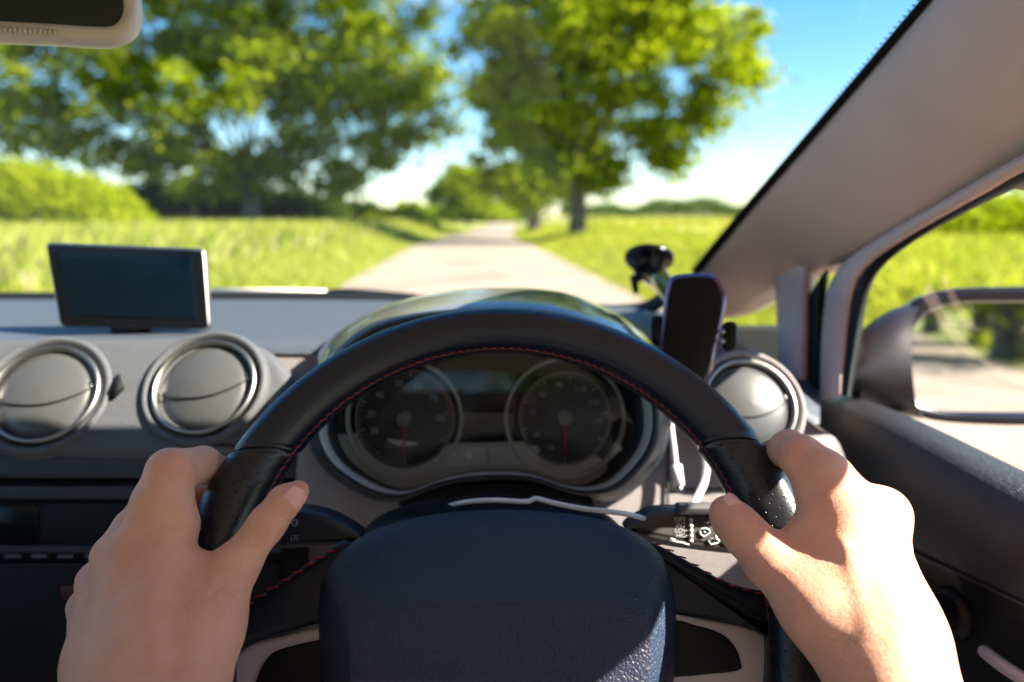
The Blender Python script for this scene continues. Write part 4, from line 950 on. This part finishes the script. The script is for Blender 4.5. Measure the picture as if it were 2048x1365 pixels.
class SDF:
    def __init__(s, lo, hi, h):
        s.o = np.array(lo); s.h = h; n = np.ceil((np.array(hi) - s.o) / h).astype(int) + 1; s.n = n
        s.D = np.full(n, .05); s.ax = [s.o[i] + np.arange(n[i]) * h for i in range(3)]
    def sub(s, c0, c1, m):
        lo = np.maximum(0, np.floor((np.minimum(c0, c1) - m - s.o) / s.h).astype(int)); hi = np.minimum(s.n, np.ceil((np.maximum(c0, c1) + m - s.o) / s.h).astype(int) + 1)
        if (hi <= lo).any(): return None
        sl = tuple(slice(a, b) for a, b in zip(lo, hi)); G = np.stack(np.meshgrid(*[s.ax[i][sl[i]] for i in range(3)], indexing='ij'), -1); return sl, G
    def seg(s, G, a, b):
        ab = b - a; t = np.clip(((G - a) @ ab) / max(ab @ ab, 1e-12), 0, 1); return np.linalg.norm(G - a - t[..., None] * ab, axis=-1), t
    def cone(s, a, b, k=.006):
        (a, ra), (b, rb) = a, b; q = s.sub(a, b, max(ra, rb) + .03)
        if q is None: return
        sl, G = q; d, t = s.seg(G, a, b); d = d - (ra + (rb - ra) * t)
        o = s.D[sl]; hh = np.clip(.5 + .5 * (o - d) / k, 0, 1); s.D[sl] = o * (1 - hh) + d * hh - k * hh * (1 - hh)
    def dent(s, a, b, amp, wd):
        q = s.sub(a, b, wd * 3)
        if q is None: return
        sl, G = q; d, t = s.seg(G, a, b); s.D[sl] += amp * np.exp(-(d / wd) ** 2)
def J(px, py, d, rpx): return (C3(px, py, d), rpx / F * d)
def hand(prims, dents, lo, hi, h=.00095):
    S = SDF(lo, hi, h)
    for p in prims: S.cone(*p)
    for (a, b, amp, wd) in dents: S.dent(a, b, amp, wd)
    # light smoothing of the field
    for _ in range(1):
        Dm = S.D.copy(); Dm[1:-1, 1:-1, 1:-1] = (S.D[1:-1, 1:-1, 1:-1] * 2 + (S.D[2:, 1:-1, 1:-1] + S.D[:-2, 1:-1, 1:-1] + S.D[1:-1, 2:, 1:-1] + S.D[1:-1, :-2, 1:-1] + S.D[1:-1, 1:-1, 2:] + S.D[1:-1, 1:-1, :-2])) / 8; S.D = Dm
    return nets(S.D, S.o, h)
def chain(js, k=.004): return [(js[i], js[i + 1], k) for i in range(len(js) - 1)]

# left hand (steering wheel, left side)
HL = []
HL += chain([J(370, 1560, .375, 92), J(340, 1330, .425, 80), J(283, 1098, .462, 50)], .012)      # index metacarpal
HL += chain([J(295, 1560, .375, 105), J(282, 1330, .425, 84), J(232, 1115, .468, 46)], .012)
HL += chain([J(235, 1560, .380, 95), J(230, 1330, .432, 74), J(197, 1165, .480, 41)], .012)
HL += chain([J(205, 1560, .385, 80), J(204, 1330, .440, 62), J(174, 1215, .490, 36)], .012)
HL += chain([J(375, 1430, .405, 70), J(420, 1255, .440, 58), J(474, 1130, .462, 42)], .014)        # thumb metacarpal
HL += chain([J(345, 1230, .445, 60), J(388, 1140, .462, 38)], .016)
HL += chain([J(330, 1120, .458, 44), J(352, 1050, .470, 38), J(348, 1000, .476, 36)], .010)                                 # web
HL += chain([J(474, 1130, .462, 42), J(535, 1047, .470, 34), J(570, 1003, .474, 30), J(597, 982, .476, 21)], .006)
HL += chain([J(283, 1098, .462, 50), J(318, 1010, .472, 49), J(341, 945, .482, 46)], .008)
HL += [(J(341, 945, .482, 46), J(405, 930, .520, 36), .004)]
HL += chain([J(405, 930, .520, 36), J(460, 958, .548, 32), J(480, 990, .552, 28)], .003)
HL += chain([J(232, 1115, .468, 46), J(268, 1060, .488, 41), J(305, 1010, .515, 38), J(390, 1000, .545, 34), J(440, 1030, .555, 30)], .003)
HL += chain([J(197, 1165, .480, 41), J(245, 1110, .510, 38), J(300, 1070, .535, 35), J(380, 1065, .555, 31), J(425, 1085, .558, 28)], .003)
HL += chain([J(174, 1215, .490, 36), J(215, 1165, .520, 33), J(270, 1130, .545, 30), J(345, 1120, .556, 27)], .003)
# forearm
HL += chain([J(296, 1540, .385, 112), J(290, 1800, .33, 140), J(250, 2200, .27, 200)], .02)
dn = []
def dl(x0_, y0_, x1_, y1_, d0, d1, amp, wd): return (C3(x0_, y0_, d0), C3(x1_, y1_, d1), amp, wd)
f_ = .448
dn += [dl(505, 1040, 548, 1075, f_, f_, .0016, .0014), dl(520, 1028, 562, 1062, f_, f_, .0013, .0012), dl(512, 1052, 535, 1078, f_, f_, .0010, .0012)]
dn += [dl(250, 1130, 215, 1190, .433, .43, .0016, .0060), dl(212, 1165, 190, 1215, .447, .445, .0014, .0055)]
dn += [dl(415, 1117, 447, 1100, .44, .443, .0012, .0016), dl(381, 985, 372, 1000, .455, .455, .0014, .0025)]
dn += [dl(430, 1130, 425, 1170, .43, .43, .0006, .0018)]
for (kx, ky, kd, sx) in ((318, 940, .447, 24), (345, 925, .447, 26)):
    for j in range(3): dn.append(dl(kx - sx, ky + 10 * j - 8, kx + sx, ky + 10 * j - 14, kd, kd, .0006, .0010))
dn += [dl(300, 1180, 320, 1330, .43, .40, -.0016, .0045), dl(245, 1190, 275, 1340, .44, .405, -.0016, .0042), dl(365, 1180, 345, 1340, .43, .40, .0014, .0060), dl(440, 1160, 462, 1120, .440, .440, .0014, .0030), dl(462, 1190, 492, 1150, .440, .440, .0012, .0026), dl(425, 1190, 432, 1150, .435, .435, .0010, .0026), dl(284, 1072, 296, 1108, .425, .425, -.0008, .0055)]
for i in range(6): dn.append(dl(262 + i * 6, 1040 + i * 5 - 20, 300 + i * 4, 1030 + i * 7 - 30, .44, .44, .00025, .0012))
VL, FL = hand(HL, dn, (-.31, -.29, .31), (-.10, -.055, .60))
# right hand
HR = []
HR += chain([J(1835, 1530, .385, 88), J(1748, 1270, .430, 80), J(1672, 1010, .462, 56)], .022)
HR += chain([J(1830, 1520, .385, 98), J(1775, 1270, .435, 78), J(1752, 1040, .474, 50)], .022)
HR += chain([J(1850, 1520, .395, 90), J(1790, 1280, .450, 66), J(1775, 1095, .492, 44)], .022)
HR += chain([J(1850, 1520, .400, 80), J(1780, 1290, .465, 58), J(1770, 1150, .505, 38)], .020)
HR += chain([J(1795, 1440, .410, 78), J(1636, 1220, .440, 66), J(1540, 1122, .462, 50)], .014)
HR += chain([J(1680, 1170, .448, 62), J(1610, 1070, .466, 36)], .016)
HR += chain([J(1660, 1050, .464, 44), J(1640, 1000, .474, 40)], .010)
HR += chain([J(1540, 1122, .462, 50), J(1490, 1068, .472, 42), J(1464, 1040, .478, 38), J(1452, 1024, .480, 31)], .006)
HR += chain([J(1672, 1010, .462, 56), J(1646, 958, .472, 53), J(1603, 915, .482, 42)], .008)
HR += chain([J(1603, 915, .482, 42), J(1578, 898, .505, 36), J(1545, 915, .540, 32), J(1520, 945, .552, 28)], .004)
HR += chain([J(1752, 1040, .472, 47), J(1728, 1012, .496, 42), J(1690, 985, .520, 38), J(1610, 985, .548, 33), J(1560, 1000, .556, 28)], .003)
HR += chain([J(1775, 1090, .492, 42), J(1745, 1060, .515, 38), J(1690, 1040, .540, 34), J(1600, 1050, .558, 30)], .003)
HR += chain([J(1770, 1150, .505, 36), J(1730, 1120, .530, 32), J(1680, 1100, .548, 29), J(1610, 1105, .558, 27)], .003)
HR += [(J(1772, 1025, .476, 38), J(1700, 1020, .466, 42), .018)]
HR += chain([J(1838, 1510, .392, 94), J(1900, 1750, .34, 150), J(2000, 2150, .27, 210)], .02)
dn = [dl(1548, 1034, 1600, 1040, .443, .44, .0012, .0016), dl(1560, 1050, 1600, 1075, .438, .436, .0010, .0030), dl(1730, 965, 1745, 985, .455, .45, .0014, .0045)]
dn += [dl(1610, 985, 1604, 1005, .448, .446, .0012, .0022), dl(1590, 1085, 1625, 1115, .432, .430, .0008, .0030)]
dn += [dl(1690, 1090, 1740, 1260, .435, .41, -.0015, .0045), dl(1745, 1110, 1775, 1260, .45, .42, -.0014, .0042), dl(1655, 1120, 1700, 1270, .42, .395, .0006, .0050)]
for j in range(3): dn.append(dl(1578, 885 + 11 * j, 1620, 905 + 9 * j, .453, .453, .0007, .0011))
for i in range(4): dn.append(dl(1478 + i * 5, 1092 - i * 4, 1500 + i * 3, 1030 - i * 2 + 10, .447, .447, .0003, .0012))
VR, FR = hand(HR, dn, (.095, -.31, .31), (.34, -.045, .60))
# upper arms and torso (behind and below the camera)
def c3w(r, u, f): return toW([r, u, f])
mbp = MB()
for s_ in (-1, 1):
    w0 = c3w(*( (-.137, -.235, .31) if s_ < 0 else (.178, -.235, .31)))
    el = c3w(s_ * .29, -.40, .10) if s_ < 0 else c3w(.32, -.38, .10); sh_ = c3w(s_ * .19, -.22, -.20)
    pts = spline([w0, (Vector(w0) + Vector(el)) / 2, el, (Vector(el) + Vector(sh_)) / 2, sh_, c3w(s_ * .08, -.20, -.24)], 6)
    mbp.add(*tubeVF(pts, list(np.interp(np.linspace(0, 1, len(pts)), [0, .3, .45, .7, .9, 1], [.034, .042, .040, .047, .055, .05])), 20))
tor = [(.05, .05, -.12), (.06, .06, -.16), (.16, .10, -.21), (.19, .12, -.32), (.17, .12, -.50), (.16, .12, -.66), (.18, .14, -.75)]
rs = [[Vector(c3w(a * math.cos(t), u, -.26 + b * math.sin(t))) for t in np.linspace(0, 2 * math.pi, 28, False)] for a, b, u in tor]
mbp.add(*ringsVF(rs, True, True))
nb = len(mbp.V)
allV = np.concatenate([np.array([list(v) for v in mbp.V]), toW(VL), toW(VR)])
me = bpy.data.meshes.new("person"); FLo = (FL + nb); FRo = (FR + nb + len(VL))
faces = [tuple(f) for f in mbp.F] + [tuple(f[::-1]) for f in FLo.tolist()] + [tuple(f[::-1]) for f in FRo.tolist()]
me.from_pydata([tuple(v) for v in allV.tolist()], [], faces); me.update()
PER = link("person", me, M['skin'])
tag(PER, "driver seen only by two bare hands and wrists, gripping both sides of the steering wheel", "person")
A3 = np.concatenate([np.full((nb, 3), 9.0), VL, VR]); bl = np.zeros(len(A3))
for (q, rr, am) in [(C3(283, 1085, .44), .013, .55), (C3(220, 1105, .45), .012, .5), (C3(188, 1160, .465), .010, .45), (C3(345, 920, .47), .014, .55), (C3(590, 985, .465), .013, .75), (C3(540, 1050, .455), .010, .3),
                    (C3(590, 900, .48), .01, .2), (C3(1600, 905, .475), .013, .6), (C3(1640, 1000, .45), .012, .4), (C3(1550, 1100, .45), .016, .5), (C3(1450, 1015, .47), .012, .5), (C3(1690, 1000, .445), .014, .3), (C3(160, 1210, .475), .01, .45)]:
    bl += am * np.exp(-(np.linalg.norm(A3 - q, axis=1) / rr) ** 2)
at = me.attributes.new("blush", 'FLOAT', 'POINT'); at.data.foreach_set('value', np.clip(bl * .75, 0, .7).astype(np.float32))
# shirt
rs = [[Vector(c3w(a * 1.07 * math.cos(t), u, -.26 + b * 1.09 * math.sin(t))) for t in np.linspace(0, 2 * math.pi, 28, False)] for a, b, u in tor[1:]]
mbs = MB(); mbs.add(*ringsVF(rs))
for s_ in (-1, 1): mbs.add(*tubeVF([c3w(s_ * .08, -.20, -.24), c3w(s_ * .19, -.22, -.20), c3w(s_ * .25, -.32, -.04)], [.07, .068, .062], 20, False))
mbs.build("shirt", M['shirt'], PER)
# thumb nails
def nail(c, along, nrm, ln, wd):
    along = Vector(along).normalized(); nrm = Vector(nrm); nrm = (nrm - along * nrm.dot(along)).normalized(); b = along.cross(nrm); rows = []; n_ = 13
    for i in range(n_):
        u = -1 + 2 * i / (n_ - 1); wv = wd * .5 * (1 - .22 * max(0, -u) ** 3 - .25 * max(0, u) ** 4) ; row = []
        for j in range(9):
            v = -1 + 2 * j / 8; uu = u * (1 - (.18 if u < 0 else .10) * v * v)
            row.append(Vector(c) + along * (uu * ln * .5) + b * (v * wv) + nrm * (-.0022 * v * v - .0012 * u * u))
        rows.append(row)
    return grid("fingernail", rows, M['nail'], PER, solid=.0006, subs=1)
al = Vector(toW(C3(602, 972, .472))) - Vector(toW(C3(552, 1032, .470)))
nl_n = (-Fv * .92 + Rv * .40 - Uv * .18)
cN = Vector(toW(C3(583, 992, .4745))); al_n = al.normalized(); nn_ = (nl_n - al_n * nl_n.dot(al_n)).normalized()
nail(cN - al_n * .0012 + nn_ * .0094, al_n, nn_, .0200, .0140)
al = Vector(toW(C3(1440, 1000, .480))) - Vector(toW(C3(1475, 1040, .474)))
al_n = al.normalized(); nn_ = (-Fv * .25 + Uv * .9 - Rv * .2); nn_ = (nn_ - al_n * nn_.dot(al_n)).normalized()
nail(Vector(toW(C3(1453, 1017, .480))) + nn_ * .0103, al_n, nn_, .012, .011)
